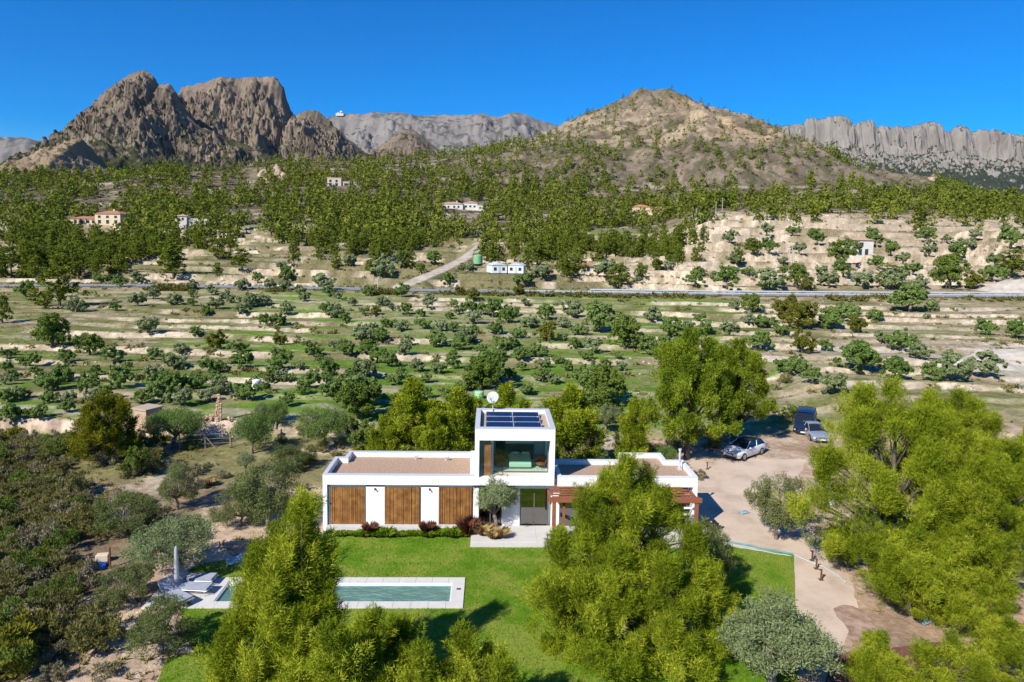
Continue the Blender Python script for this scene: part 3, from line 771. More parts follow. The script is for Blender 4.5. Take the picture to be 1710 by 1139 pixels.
vp(MB().box(4.2, 12.8, 3.0, 3.12, .02, 2.89), 'inner_wall', pm('interior_plaster', (.45, .43, .40), scale=1))
for a, b2 in ((4.52, 6.0), (6.02, 7.6), (7.62, 9.38), (9.82, 11.2), (11.22, 12.78)):
    p_ = vp(MB().box(a, b2, .66, .68, .08, 2.84), 'glass_panel', glass2_m)
    MB().ring([(a, .08 - .04), (b2, .04), (b2, 2.89), (a, 2.89)], [(a + .05, .09), (b2 - .05, .09), (b2 - .05, 2.84), (a + .05, 2.84)], 0, 0) if False else None
    MB().box(a, a + .05, .63, .657, .03, 2.89).box(b2 - .05, b2, .63, .657, .03, 2.89).box(a + .051, b2 - .051, .63, .657, 2.83, 2.89).build('frame', frame_m, p_)
for k in range(5):
    vp(MB().box(12.35, 12.79, .30, .36, .55 + .42 * k, .60 + .42 * k + .06), 'louvre', wall_m)
# tower: ground floor
mb = MB()
mb.box(-.84, 4.09, 4.60, 4.9, 0, 2.94); mb.box(-.84, -.60, .9, 4.597, 0, 2.94); mb.box(3.85, 4.09, .9, 4.597, 0, 2.94)
mb.box(.88, 2.02, .62, .80, .08, 2.72); mb.box(-.84, 4.28, .58, .897, 2.725, 2.94)
mb.box(-.84, -.56, .10, .897, .02, 2.72)
vp(mb, 'ground_floor_wall', wall_m)
vp(MB().box(-.84, 4.28, .30, .5, 2.66, 2.90), 'shadow_beam', wall_m)
for a, b2 in ((-.55, .87), (2.03, 3.80)):
    p_ = vp(MB().box(a, b2, .72, .74, .08, 2.72), 'sliding_door', glass2_m)
    f_ = MB().box(a, a + .06, .68, .717, .05, 2.72).box(b2 - .06, b2, .68, .717, .05, 2.72).box(a + .061, b2 - .061, .68, .717, 2.66, 2.72).box(a + .061, b2 - .061, .68, .717, .05, .10)
    f_.box((a + b2) / 2 - .03, (a + b2) / 2 + .03, .68, .716, .101, 2.659)
    f_.build('frame', frame_m, p_)
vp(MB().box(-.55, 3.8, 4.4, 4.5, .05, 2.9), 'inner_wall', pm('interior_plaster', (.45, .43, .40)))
# tower: upper box
wx0, wx1, wz0, wz1 = -.57, 3.80, 3.46, 5.80
mb = MB()
mb.box(-.84, 4.09, -.03, .25, 2.97, wz0); mb.box(-.84, 4.09, -.03, .25, wz1, 6.26)
mb.box(-.84, wx0, -.03, .25, wz0 + .001, wz1 - .001); mb.box(wx1, 4.09, -.03, .25, wz0 + .001, wz1 - .001)
mb.box(-.84, wx0, .252, 4.62, wz0 - .2, 6.26); mb.box(wx1, 4.09, .252, 1.25, wz0 - .2, 6.26); mb.box(wx1, 4.09, 3.95, 4.62, wz0 - .2, 6.26); mb.box(wx1, 4.09, 1.252, 3.948, wz0 - .2, wz0 + .1); mb.box(wx1, 4.09, 1.252, 3.948, 5.75, 6.26)
mb.box(-.84, 4.09, 4.622, 4.9, 2.97, 6.26)
mb.box(wx0, wx1, .252, 4.62, 5.86, 6.26); mb.box(-.84, 4.09, .252, 4.62, 2.97, wz0 - .203)
vp(mb, 'upper_wall', wall_m)
vp(MB().box(wx0 + .002, wx1 - .002, .252, 4.618, wz0 - .2, wz0 - .0), 'floor_slab', pm('bedroom_floor', (.70, .66, .60), scale=1))
TP = [(-.84, -.03), (4.09, -.03), (4.09, 4.9), (-.84, 4.9)]
vp(MB().ring(TP, inset(TP, .28), 6.262, 6.54), 'parapet', wall_m)
vp(MB().ring(inset(TP, -.015), inset(TP, .295), 6.542, 6.58), 'coping', cop_m)
vp(MB().prism(inset(TP, .282), 6.262, 6.30), 'gravel_roof', pm('tower_gravel', (.46, .36, .27), (.34, .26, .19), 9, 1, .5, 30))
gy = .95
vp(MB().box(3.93, 3.95, 1.26, 3.94, wz0 + .11, 5.74), 'rear_side_window', glass_m)
p_ = vp(MB().box(.32, wx1 - .003, gy, gy + .02, wz0 + .08, 5.84), 'picture_window', glass_m)
MB().box(.32, wx1 - .003, gy - .04, gy - .002, wz0 + .002, wz0 + .09).box(.32, wx1 - .003, gy - .04, gy - .002, 5.70, 5.858).box(wx1 - .07, wx1 - .004, gy - .04, gy - .002, wz0 + .092, 5.699).build('frame', frame_m, p_)
vp(MB().box(.17, .31, gy - .25, gy + .05, wz0 + .002, 5.858), 'mullion', wall_m)
p_ = vp(MB().box(wx0 + .003, .168, gy + .3, gy + .32, wz0 + .08, 5.84), 'side_window', glass_m)
sl = MB()
for k in range(6): sl.box(-.24 + .068 * k, -.24 + .068 * k + .045, gy - .62, gy - .56, wz0 + .003, 5.795)
vp(sl, 'slatted_screen', slat_m)
vp(MB().box(.55, 1.12, 3.6, 3.7, wz0, 5.86), 'dark_opening_panel', pm('bedroom_dark', (.06, .07, .06), scale=1))  # near-black panel added for the room's dark opening, darkness put into its colour
vp(MB().box(1.0, 2.98, 3.75, 3.85, wz0 + .001, 5.86).box(-.56, .5, 4.0, 4.1, wz0 + .001, 5.86), 'bedroom_wall', pm('bedroom_plaster', (.80, .82, .79), scale=1))
# roof furniture belonging to the house
def roof_vent(x, y, z, nm='roof_vent'):
    q = MB().tube([(x, y, z), (x, y, z + .22), (x + .05, y - .1, z + .3), (x + .16, y - .16, z + .26)], [.06, .06, .07, .07], 10); vp(q, nm, cop_m)
roof_vent(-4.9, 4.1, 3.235); roof_vent(-2.85, 3.9, 3.235)
vp(MB().box(-1.14, -.86, .9, 1.9, 3.30, 4.55).box(-1.12, -.88, 1.0, 1.08, 3.236, 3.30), 'air_conditioner', pm('appliance_white', (.70, .70, .68), scale=2), bevel=.02)
vp(MB().tube([(12.55, 2.35, 3.236), (12.55, 2.35, 4.5)], .07, 12).tube([(12.55, 2.35, 4.5), (12.55, 2.35, 4.62)], .10, 12).box(12.42, 12.68, 2.2, 2.5, 3.236, 3.36), 'chimney_flue', galv)
vp(MB().tube([(6.2, 2.6, 3.236), (6.2, 2.6, 3.38)], .06, 8), 'roof_pipe', frame_m)
# steps of the terrace
patio = thing('terrace', 'raised pale concrete terrace before the villa glass doors', 'terrace', (5.5, -1.1, 0))
cx0, cx1 = -1.0, 12.9
for i, (a, b2) in enumerate(split(cx0, cx1, 7)):
    for c_, d_ in ((-2.20, -1.72), (-1.72, .60)):
        if i == 0 and c_ == -1.72: a_ = a + .0
        MB().box(a - 5.5 + .004, b2 - 5.5 - .004, c_ + 1.1 + .004, d_ + 1.1 - .004, 0, .10 if c_ < -2 else .14).build('paving_slab', conc_m, patio)
# pergola
perg = thing('pergola', 'red cedar pergola with long beams over the terrace of the villa', 'pergola', (8.5, -1.0, 0))
for i, y in enumerate((-.10, -.50, -.90, -1.30, -1.72)):
    MB().box(3.80 - 8.5, (12.1 + .13 * i) - 8.5, y + 1.0 - .04, y + 1.0 + .04, 2.86, 2.94).build('beam', perg_m, perg)
MB().box(3.65 - 8.5, 12.75 - 8.5, -1.96 + 1.0, -1.86 + 1.0, 2.66, 2.95).build('front_beam', perg_m, perg)
for x in (3.66, 12.55): MB().box(x - 8.5, x + .12 - 8.5, -1.857 + 1.0, .0 + .98, 2.50, 2.715).build('side_beam', perg_m, perg)
for x in (3.95, 7.0, 9.8, 12.45): MB().box(x - 8.5 - .1, x - 8.5 + .1, -.955 + .0, -.755, .10, 2.615).build('post', perg_m, perg)
for x in (4.55,): MB().box(x - 8.5 - .08, x - 8.5 + .08, -.6, -.44, .14, 2.715).build('post', perg_m, perg)

# bedroom seen through the upper window
bed = thing('bed', 'pale green bed with a grey headboard behind the upper window', 'bed', (2.05, 2.6, wz0))
MB().box(-.72, .72, -1.05, .95, .12, .42).build('mattress', pm('pale_green_linen', (.55, .66, .58), scale=2), bed, bevel=.06)
MB().box(-.70, .70, -1.0, .94, .0, .118).build('base', frame_m, bed)
MB().box(-.98, .98, .97, 1.06, 0, 1.02).build('headboard', pm('headboard_grey', (.10, .11, .10), scale=2), bed)
MB().ico((-.28, .70, .50), (.32, .2, .1), 2).build('pillow', pm('pillow_white', (.66, .70, .66), scale=2), bed, smooth=True)
MB().ico((.40, .72, .50), (.30, .2, .1), 2).build('pillow', pm('pillow_white', (.66, .70, .66), scale=2), bed, smooth=True)
tan_m = pm('tan_leather', (.30, .10, .05), (.24, .08, .04), 3, .5)
def armchair(x, y, rz, label):
    a = thing('armchair', label, 'armchair', (x, y, wz0), rz, 'armchairs in the upper bedroom')
    v_ = []; f_ = []
    k = 12
    for j, (h_, r_) in enumerate(((.18, .26), (.36, .36), (.60, .40), (.80, .40))):
        for i in range(k + 1):
            th = math.pi * (-.12 + 1.24 * i / k); hh = h_ if j < 2 else .36 + (h_ - .36) * math.sin(math.pi * i / k) ** .6
            v_.append((r_ * math.cos(th), r_ * math.sin(th), hh))
    for j in range(3):
        for i in range(k): f_.append((j * (k + 1) + i, j * (k + 1) + i + 1, (j + 1) * (k + 1) + i + 1, (j + 1) * (k + 1) + i))
    q = MB(); q.add(v_, f_); o_ = q.build('shell', tan_m, a, True); s_ = o_.modifiers.new('s', 'SOLIDIFY'); s_.thickness = .05
    MB().ico((0, .02, .33), (.32, .32, .09), 2).build('seat', tan_m, a, True)
    for i in range(4):
        th = math.pi / 4 + i * math.pi / 2
        MB().tube([(.14 * math.cos(th), .14 * math.sin(th), .28), (.27 * math.cos(th), .27 * math.sin(th), 0)], .015, 6).build('leg', frame_m, a)
armchair(.66, 1.9, .6, 'tan leather armchair beside the dark opening in the upper room')
armchair(3.35, 1.7, -.5, 'tan leather armchair between the bed and the outer corner of the window')
# solar panels on the tower roof
sol_m = pm('solar_blue', (.010, .028, .085), (.006, .018, .06), 6, .18, spec=.6)
alu_m = pm('aluminium', (.62, .63, .65), scale=4, rough=.35, metal=.6)
rowname = ['front', 'middle', 'rear']
for i, y in enumerate((.95, 2.25, 3.45)):
    for j, (a, b2) in enumerate(((-.18, 1.53), (1.57, 3.28))):
        sp_ = thing('solar_panel', 'dark blue solar collector on the %s rack of the tower roof, %s half' % (rowname[i], ('dish side', 'outer')[j]), 'solar panel', ((a + b2) / 2, y, 6.30), 0, 'solar collectors on the tower roof')
        h_ = (b2 - a) / 2; tl = .2
        v_ = [(-h_, -.42, .12), (h_, -.42, .12), (h_, .42, .12 + .84 * math.tan(tl)), (-h_, .42, .12 + .84 * math.tan(tl))]
        q = MB(); q.add(v_, [(0, 1, 2, 3)]); o_ = q.build('collector', sol_m, sp_); s_ = o_.modifiers.new('s', 'SOLIDIFY'); s_.thickness = .05; s_.offset = -1
        q = MB()
        up = Vector((0, 0, .012))
        for k in range(4): q.tube([Vector(v_[k]) + up, Vector(v_[(k + 1) % 4]) + up], .016, 6)
        pass
        q.build('frame', alu_m, sp_)
        q = MB()
        for xk in (-h_ + .12, h_ - .12): q.tube([(xk, .40, .0), (xk, .40, .34)], .02, 6).tube([(xk, -.40, 0), (xk, -.40, .12)], .02, 6).tube([(xk, -.5, .02), (xk, .5, .02)], .02, 6)
        q.build('rack', alu_m, sp_)
dish = thing('satellite_dish', 'white satellite dish on a mast at the tower roof corner', 'satellite dish', (.25, 4.55, 6.3))
MB().tube([(0, 0, 0), (0, 0, 1.0)], .035, 10).tube([(-.2, 0, .01), (.2, 0, .01)], .03).build('mast', galv, dish)
v_ = []; f_ = []; R_, nk = .42, 20
ax = Vector((-.25, -.80, .55)).normalized(); e1 = ax.cross(Vector((0, 0, 1))).normalized(); e2 = e1.cross(ax)
ctr = Vector((0, -.08, 1.12))
for j in range(5):
    rr = R_ * (j + .001) / 4
    for i in range(nk):
        th = 2 * math.pi * i / nk; v_.append(tuple(ctr + ax * (.42 * rr * rr) + e1 * rr * math.cos(th) + e2 * rr * math.sin(th)))
for j in range(4):
    for i in range(nk): f_.append((j * nk + i, j * nk + (i + 1) % nk, (j + 1) * nk + (i + 1) % nk, (j + 1) * nk + i))
q = MB(); q.add(v_, f_); o_ = q.build('reflector', pm('dish_shade_grey', (.40, .43, .46), scale=2, rough=.4), dish, True); s_ = o_.modifiers.new('s', 'SOLIDIFY'); s_.thickness = .02  # white reflector toned grey-blue, its shade put into the colour
MB().tube([tuple(ctr - e2 * R_ * .9), tuple(ctr - e2 * .25 + ax * .42)], .018, 6).tube([tuple(ctr - e2 * .25 + ax * .36), tuple(ctr - e2 * .25 + ax * .50)], .045, 8).build('feed_arm', frame_m, dish)

# ------------------------------------------------------------------ plants: foliage made of many small leaves
def blades(o, d, ln, wd, rng_, curve=0):
    """one slim triangle per leaf: o root, d direction, ln length, wd width"""
    n_ = len(o)
    s_ = unit(np.cross(d, rng_.normal(size=(n_, 3))))
    a = o - s_ * (wd / 2)[:, None]; b2 = o + s_ * (wd / 2)[:, None]; c_ = o + d * ln[:, None]
    return np.stack([a, b2, c_], 1)
def shell_blades(p, nrm, ln, wd, rng_, jit=.45):
    """leaf sprays lying on the outside of a crown"""
    n_ = len(p)
    nn = unit(nrm + jit * rng_.normal(size=(n_, 3)))
    t1 = unit(np.cross(nn, rng_.normal(size=(n_, 3)))); t2 = np.cross(nn, t1)
    return np.stack([p - t1 * (wd * .5)[:, None] - t2 * (ln * .33)[:, None], p + t1 * (wd * .5)[:, None] - t2 * (ln * .33)[:, None], p + t2 * (ln * .67)[:, None]], 1)
def diamonds(o, d, ln, wd, rng_):
    n_ = len(o)
    s_ = unit(np.cross(d, rng_.normal(size=(n_, 3))))
    m_ = o + d * (ln * .45)[:, None]
    return np.stack([o, m_ + s_ * (wd / 2)[:, None], o + d * ln[:, None], m_ - s_ * (wd / 2)[:, None]], 1)
def leaves_mesh(name, T, mat):
    n_, k = T.shape[:2]
    return mesh_np(name, T.reshape(-1, 3), np.arange(n_ * k).reshape(n_, k), mat)
def plumes(origins, axes, L_, R_, npl, rng_, bl=(.18, .34), bw=(.03, .055), along=.8, out=.75):
    """feathery shoots: needles brushed along an axis"""
    N = len(origins)
    o = np.repeat(origins, npl, 0); a = np.repeat(unit(axes), npl, 0); LL = np.repeat(L_, npl); RR = np.repeat(R_, npl)
    n_ = len(o)
    rd = rng_.normal(size=(n_, 3)); rd -= a * (rd * a).sum(1)[:, None]; rd = unit(rd)
    t_ = rng_.random(n_) ** .8
    taper = np.sqrt(np.clip(1 - t_, .05, 1)) * np.clip(t_ * 4, .3, 1)
    p = o + a * (t_ * LL)[:, None] + rd * (RR * taper * np.sqrt(rng_.random(n_)))[:, None]
    d = unit(a * along + rd * out + .35 * rng_.normal(size=(n_, 3)))
    s_ = LL / LL.mean()
    return blades(p, d, rng_.uniform(*bl, n_) * np.clip(s_, .7, 1.3), rng_.uniform(*bw, n_), rng_)
def lump_shell(cs, rs, n_, rng_, lo=.55):
    """points in the outer part of ellipsoids -> points, outward normals"""
    w_ = np.prod(rs, 1) ** (2 / 3); k = rng_.choice(len(cs), n_, p=w_ / w_.sum())
    d = unit(rng_.normal(size=(n_, 3)))
    q = d * (lo + (1 - lo) * rng_.random(n_) ** .6)[:, None]
    return cs[k] + q * rs[k], unit(d / rs[k])
bark_m = pm('grey_bark', (.16, .125, .10), (.085, .066, .052), 5, .95, .5, 14, pos=False)
olive_bark_m = pm('olive_bark', (.26, .225, .19), (.14, .115, .095), 6, .95, .5, 14, pos=False)
needle_m = leaf_mat('pine_needles', (.070, .108, .010), (.25, .31, .016), .27, (.47, .49, .05), attr='tint')
needle_d = leaf_mat('pine_needles_deep', (.066, .108, .012), (.20, .265, .018), .26, (.35, .40, .04), attr='tint')
far_n = leaf_mat('far_pine_needles', (.105, .140, .018), (.20, .235, .028), .3)
olive_m = leaf_mat('olive_leaves', (.13, .175, .065), (.25, .30, .13), .3, (.38, .41, .26))
olive_g = leaf_mat('olive_leaves_green', (.095, .165, .038), (.185, .27, .065), .35, (.25, .32, .11))
bush_m = leaf_mat('scrub_leaves', (.115, .120, .035), (.22, .21, .065), .3, (.32, .28, .13))
bush_g = leaf_mat('scrub_leaves_grey', (.15, .145, .075), (.27, .245, .14), .25, (.38, .33, .22))
bush_y = leaf_mat('yellow_scrub', (.13, .135, .016), (.25, .23, .028), .2)
carob_m = leaf_mat('dark_tree_leaves', (.065, .11, .018), (.15, .21, .036), .3, (.17, .21, .05))
dry_m = leaf_mat('dry_grass', (.36, .25, .10), (.55, .40, .19), .3)
red_m = leaf_mat('red_grass', (.085, .028, .018), (.17, .065, .04), .25, (.28, .16, .10))
green_m = leaf_mat('green_grass', (.12, .20, .012), (.24, .33, .03), .4)

def limbs(mb, h, r0, targets, rng_, z0=.25, bend=.1):
    """a tapered trunk and limbs that reach into the crown"""
    pts = [Vector((0, 0, -.25))]; q = Vector((0, 0, 0))
    k = 6
    for i in range(k + 1):
        f = i / k
        pts.append(Vector((bend * h * .15 * math.sin(f * 3 + rng_.random() * .4), bend * h * .15 * math.cos(f * 2.3) - bend * h * .15, f * h)))
    mb.tube(pts, [r0 * 1.25] + [r0 * (1 - .88 * i / k) for i in range(k + 1)], 8)
    for t_ in targets:
        t_ = Vector(t_); f = min(max(z0, (t_.z / h) * rng_.uniform(.55, .85)), .95)
        b0 = pts[1 + min(int(f * k), k)]
        mid = b0.lerp(t_, .5) + Vector((0, 0, .08 * (t_ - b0).length))
        rr = r0 * (1 - .85 * f) * .55
        mb.tube([b0, mid, t_], [rr, rr * .6, rr * .2], 6)
def pine_meshes(name, leaders, npl, blades_per, seed, mat, L0=.95, R0=.30, wind=(.22, .10), bl=(.12, .25), bw=(.016, .032), r0=.2, lo=.35, keep=.46, bough=.85, shrink=1.):
    """leaders: (x, y, z0, z1, r) pointed sub-crowns"""
    rn = np.random.default_rng(seed); rp = random.Random(seed)
    ld = np.array(leaders, float); ld[:, [0, 1, 4]] *= shrink; leaders = [tuple(a) for a in ld]
    vol = (ld[:, 3] - ld[:, 2]) * ld[:, 4] ** 2
    wgt = vol ** .8; wgt /= wgt.sum()
    def env_pts(n0, lo_):
        k = rn.choice(len(ld), n0, p=wgt)
        x, y, z0, z1, r = ld[k].T
        f = rn.random(n0) ** .75                                   # height in the sub-crown
        env = np.interp(f, [0, .12, .3, .6, .85, 1], [.55, .9, 1, .72, .36, .10])
        th = rn.random(n0) * 2 * np.pi
        rr = (lo_ + (1 - lo_) * rn.random(n0) ** .55) * env * r
        return np.stack([x + rr * np.cos(th), y + rr * np.sin(th), z0 + f * (z1 - z0)], 1), k, f
    # boughs: pads of shoots at the limb ends, dark gaps between them
    NB = max(20, int(npl / 22)); Q, kq, fq = env_pts(NB * 5, .55)
    md = bough; sel_ = []
    for i_ in range(len(Q)):
        if all(((Q[i_] - Q[j_]) ** 2).sum() > md * md for j_ in sel_[-400:]): sel_.append(i_)
        if len(sel_) >= NB: break
    Q, kq, fq = Q[sel_], kq[sel_], fq[sel_]
    tips = [(a[0] + .06 * j_ * a[4] * math.cos(j_ * 2.2 + i_), a[1] + .06 * j_ * a[4] * math.sin(j_ * 2.2 + i_), a[3] - (a[3] - a[2]) * dz_) for i_, a in enumerate(leaders) for j_, dz_ in enumerate((.03, .10, .17, .25))]
    Q = np.concatenate([Q, np.array(tips)]); kq = np.concatenate([kq, np.repeat(np.arange(len(leaders)), 4)]); fq = np.concatenate([fq, np.tile([.97, .9, .83, .75], len(leaders))])
    n1 = int(npl * .90); b_ = rn.choice(len(Q), n1, p=(lambda q_: q_ / q_.sum())(rn.uniform(.4, 1.6, len(Q))))
    sz = md * rn.uniform(.17, .33, len(Q)); sz[-len(tips):] = md * .17; bt = rn.random(len(Q))
    P1 = Q[b_] + rn.normal(size=(n1, 3)) * np.array([1, 1, .62]) * sz[b_][:, None]
    P2, k2, f2 = env_pts(npl - n1, lo)
    P = np.concatenate([P1, P2]); k = np.concatenate([kq[b_], k2]); f = np.concatenate([fq[b_], f2]); tint_ = np.concatenate([np.clip(bt[b_] + .15 * rn.normal(size=n1), 0, 1), rn.random(npl - n1) * .5])
    c = np.stack([ld[k, 0], ld[k, 1], P[:, 2]], 1)
    A = unit(P - c + 1e-6) * (.80 - .50 * f)[:, None] + np.array([wind[0], wind[1], 0]) + np.array([0, 0, 1]) * (.75 + .6 * f)[:, None] + .22 * rn.normal(size=P.shape)
    L_ = L0 * rn.uniform(.65, 1.35, len(P)); R2 = R0 * rn.uniform(.7, 1.3, len(P))
    T = plumes(P - unit(A) * (L_ * .5)[:, None], A, L_, R2, blades_per, rn, bl, bw)
    cm = leaves_mesh(name + '_crown', T, mat)
    cm.attributes.new('tint', 'FLOAT', 'POINT').data.foreach_set('value', np.repeat(tint_, blades_per * 3).astype(np.float32))
    mb = MB()
    tops = [(a[0], a[1], a[3] * .93) for a in leaders]
    sel = rn.choice(len(P), min(60, len(P)), replace=False)
    limbs(mb, max(t_[2] for t_ in tops) * .9, r0, tops + [tuple(P[i]) for i in sel], rp)
    return mb.mesh(name + '_trunk', bark_m, True), cm
def olive_meshes(name, lumps, nl, seed, mat, ln=(.10, .2), wd=(.03, .06), h=2.2, r0=.16, up=.35, lo=.45, fork=True, droop=0., bark=None, twig=0, shell=False):
    rn = np.random.default_rng(seed); rp = random.Random(seed)
    lp = np.array(lumps, float)
    # break every lump into many small sprays
    cs0, nn = lump_shell(lp[:, :3], lp[:, 3:6], max(24, nl // 60), rn, .5)
    sr = np.full((len(cs0), 3), lp[:, 3:6].mean() * .30) * rn.uniform(.6, 1.35, (len(cs0), 1))
    p, nrm = lump_shell(cs0, sr, nl, rn, .2)
    d = unit(nrm * .6 + np.array([0, 0, up - droop]) + .6 * rn.normal(size=p.shape))
    if shell: T = shell_blades(p, unit(nrm + .6 * unit(p - np.array([0, 0, lp[:, 2].mean()])) + np.array([0, 0, .2])), rn.uniform(*ln, nl), rn.uniform(*wd, nl) * 1.3, rn, .6)
    else: T = diamonds(p, d, rn.uniform(*ln, nl), rn.uniform(*wd, nl), rn)
    cm = leaves_mesh(name + '_crown', T, mat)
    mb = MB()
    tg = [tuple(q[:3]) for q in lp]
    hh = h
    mb.tube([(0, 0, -.2), (.05 * h, 0, h * .22), (-.03 * h, .04 * h, h * .45)], [r0 * 1.35, r0, r0 * .8], 8)
    for t_ in tg:
        b0 = Vector((-.03 * h, .04 * h, h * .42)); t_ = Vector(t_)
        mb.tube([b0, b0.lerp(t_, .5) + Vector((rp.uniform(-.1, .1), rp.uniform(-.1, .1), .05)) * h * .5, t_], [r0 * .7, r0 * .42, r0 * .12], 6)
    for i in range(twig):
        q = cs0[i % len(cs0)]; b0 = Vector(tg[i % len(tg)])
        mb.tube([b0, Vector(q)], [r0 * .14, r0 * .04], 4)
    return mb.mesh(name + '_trunk', bark or olive_bark_m, True), cm
def rand_lumps(n_, R, h0, h1, rr, seed, flat=.8):
    rn = random.Random(seed); out = []
    for i in range(n_):
        th = 2 * math.pi * (i + rn.uniform(-.3, .3)) / max(1, n_ - 1); d = 0 if i == 0 else R * rn.uniform(.45, .75)
        z = h1 - rr * .8 if i == 0 else rn.uniform(h0 + rr * .7, h1 - rr * .9)
        q = rr * rn.uniform(.75, 1.2)
        out.append((d * math.cos(th), d * math.sin(th), z, q, q, q * flat))
    return out
def plant(name, label, cat, meshes, loc, sc=1., rz=0, group=None, names=('trunk', 'crown')):
    t_ = thing(name, label, cat, tuple(loc), rz, group, sc)
    link(names[0], meshes[0], t_); link(names[1], meshes[1], t_)
    return t_
# -- near pines (each with its own crown)
random.seed(3)
def leaders_ring(h, R, n_, seed, top=1.0, spread=.62, z0=.12, wide=.55):
    rn = random.Random(seed); out = [(0, 0, h * (z0 + .1), h, R * .62)]
    for i in range(n_):
        th = 2 * math.pi * (i + rn.uniform(-.25, .25)) / n_; d = R * spread * rn.uniform(.8, 1.1)
        out.append((d * math.cos(th), d * math.sin(th), h * (z0 + rn.uniform(-.04, .16)), h * rn.uniform(.52, .84) * top, R * wide * rn.uniform(.8, 1.15)))
    return out
def at_row(px, pyt, D):
    """place on flat ground at depth D, and the height that its top row implies"""
    p = aty(px, pyt, D - 41); return np.array([p[0], p[1], 0.]), p[2]
p, h_ = at_row(1052, 766, 29.5)
big = [(-3.3, -1.4, .1, h_ * .40, 1.2), (3.6, -1.1, .1, h_ * .36, 1.2), (-1.6, -2.8, .1, h_ * .34, 1.5), (1.2, -3.1, .1, h_ * .30, 1.5), (-.1, 0, 2.0, h_, 1.55), (-1.7, -.2, 1.5, h_ * .80, 1.5), (1.6, .2, 1.6, h_ * .80, 1.45), (2.9, -.3, 1.2, h_ * .62, 1.3), (-3.0, -.2, 1.0, h_ * .60, 1.35), (-.8, -1.9, .6, h_ * .58, 1.6), (1.2, -2.0, .5, h_ * .52, 1.6), (.4, 1.8, 1.4, h_ * .68, 1.5), (-2.2, -1.6, .5, h_ * .42, 1.3), (2.6, -1.5, .4, h_ * .40, 1.4), (-.9, .9, 2, h_ * .86, 1.2), (.9, .8, 2, h_ * .90, 1.1), (.1, -.7, 1.4, h_ * .76, 1.5), (0, -1.2, .3, h_ * .55, 2.2), (-1.6, .8, .8, h_ * .6, 1.7)]
PM_BIG = pine_meshes('broad_pine', big, 2950, 95, 11, needle_m, .85, .28, r0=.22, bough=1.0, shrink=1.0)
plant('pine_tree', 'broad many-topped pine on the lawn, its tips rising past the cedar pergola', 'pine tree', PM_BIG, p)
p, h_ = at_row(498, 838, 24.2)
lf = [(-.3, -.3, .6, h_ * .80, 1.6), (-1.6, .3, .5, h_ * .76, 1.35), (1.2, .3, .5, h_ * .72, 1.3), (0.1, 0, 1.0, h_, 1.15), (-1.0, .2, .8, h_ * .86, 1.2), (-1.9, -.2, .5, h_ * .66, 1.15), (1.0, .1, .8, h_ * .82, 1.1), (1.5, -.4, .4, h_ * .56, 1.1), (-.5, -1.2, .4, h_ * .66, 1.3), (.8, -1.2, .3, h_ * .55, 1.2), (-2.5, -.6, .2, h_ * .44, 1.0), (-1.3, 1.1, .8, h_ * .62, 1.1), (.5, 1.2, .8, h_ * .70, 1.0)]
lf = [(a - .55 * (1 - e / h_) * 2.0, b2, c_, e, f_) for a, b2, c_, e, f_ in lf]
PM_LEFT = pine_meshes('leaning_pine', lf, 2200, 100, 12, needle_m, .95, .25, wind=(.42, .15), r0=.18, bough=.95, shrink=.80)
plant('pine_tree', 'yellow-green pine with wind-swept tips standing between the pool and the camera side lawn', 'pine tree', PM_LEFT, p)
p, h_ = at_row(610, 1032, 22.5)
PM_SMALL = pine_meshes('young_pine', leaders_ring(3.9, 1.7, 6, 4, z0=.05), 560, 130, 13, needle_m, .80, .24, bl=(.08, .16), bw=(.014, .028), r0=.1)
for (px_, py_, D_, rz_, lab) in ((618, 1034, 23., 0, 'young pine with a rounded top, largest of the three below the pool'), (700, 1072, 21.5, 1.3, 'young pine with a thin pointed top, middle one of three below the pool'), (774, 1066, 22.2, 2.6, 'young pine with a narrow top beside the tree shadow on the lawn')):
    p, h_ = at_row(px_, py_, D_)
    plant('pine_tree', lab, 'pine tree', PM_SMALL, p, h_ / 3.9 * (1, .9, 1.0)[int(rz_)], rz_, 'young pines below the pool')
p, h_ = at_row(560, 1062, 21)
plant('pine_tree', 'young pine filling the lower edge under the leaning pine', 'pine tree', PM_SMALL, p, h_ / 3.9, 4.1, 'young pines below the pool')
# the big group at the side of the drive
p, h_ = at_row(1496, 640, 35.5)
gi = [(0, 0, 2.6, h_, 2.2), (-2.0, -.3, 2.0, h_ * .84, 2.0), (2.1, .2, 2.4, h_ * .93, 2.2), (-3.2, .4, 1.8, h_ * .62, 1.7), (3.4, -.5, 2.0, h_ * .74, 1.9), (.6, -2.3, 1.6, h_ * .72, 2.2), (-1.6, -2.2, 1.4, h_ * .58, 1.8), (2.4, -2.4, 1.5, h_ * .58, 1.9), (0, 2.3, 2.4, h_ * .82, 2.1), (-1.2, .9, 3, h_ * .94, 1.7), (1.2, -.9, 3, h_ * .88, 1.8)]
PM_GIANT = pine_meshes('tall_pine', gi, 2500, 98, 14, needle_m, .95, .32, r0=.30, bough=1.4, shrink=1.0)
plant('pine_tree', 'tallest wide pine beside the driveway, hiding part of the silver sedan', 'pine tree', PM_GIANT, p)
for (px_, py_, D_, rz_, s_, lab) in ((1608, 652, 42., 2.2, .92, 'tall pine just behind the widest pine beside the driveway'), (1672, 735, 33.5, 4.0, .80, 'pine with an uneven side at the frame edge below the tall group'), (1735, 720, 38, 1.1, .85, 'pine half outside the frame by the tall pine group')):
    p, h_ = at_row(px_, py_, D_)
    plant('pine_tree', lab, 'pine tree', PM_GIANT, p, h_ / gi[0][3], rz_, 'tall pines beside the driveway')
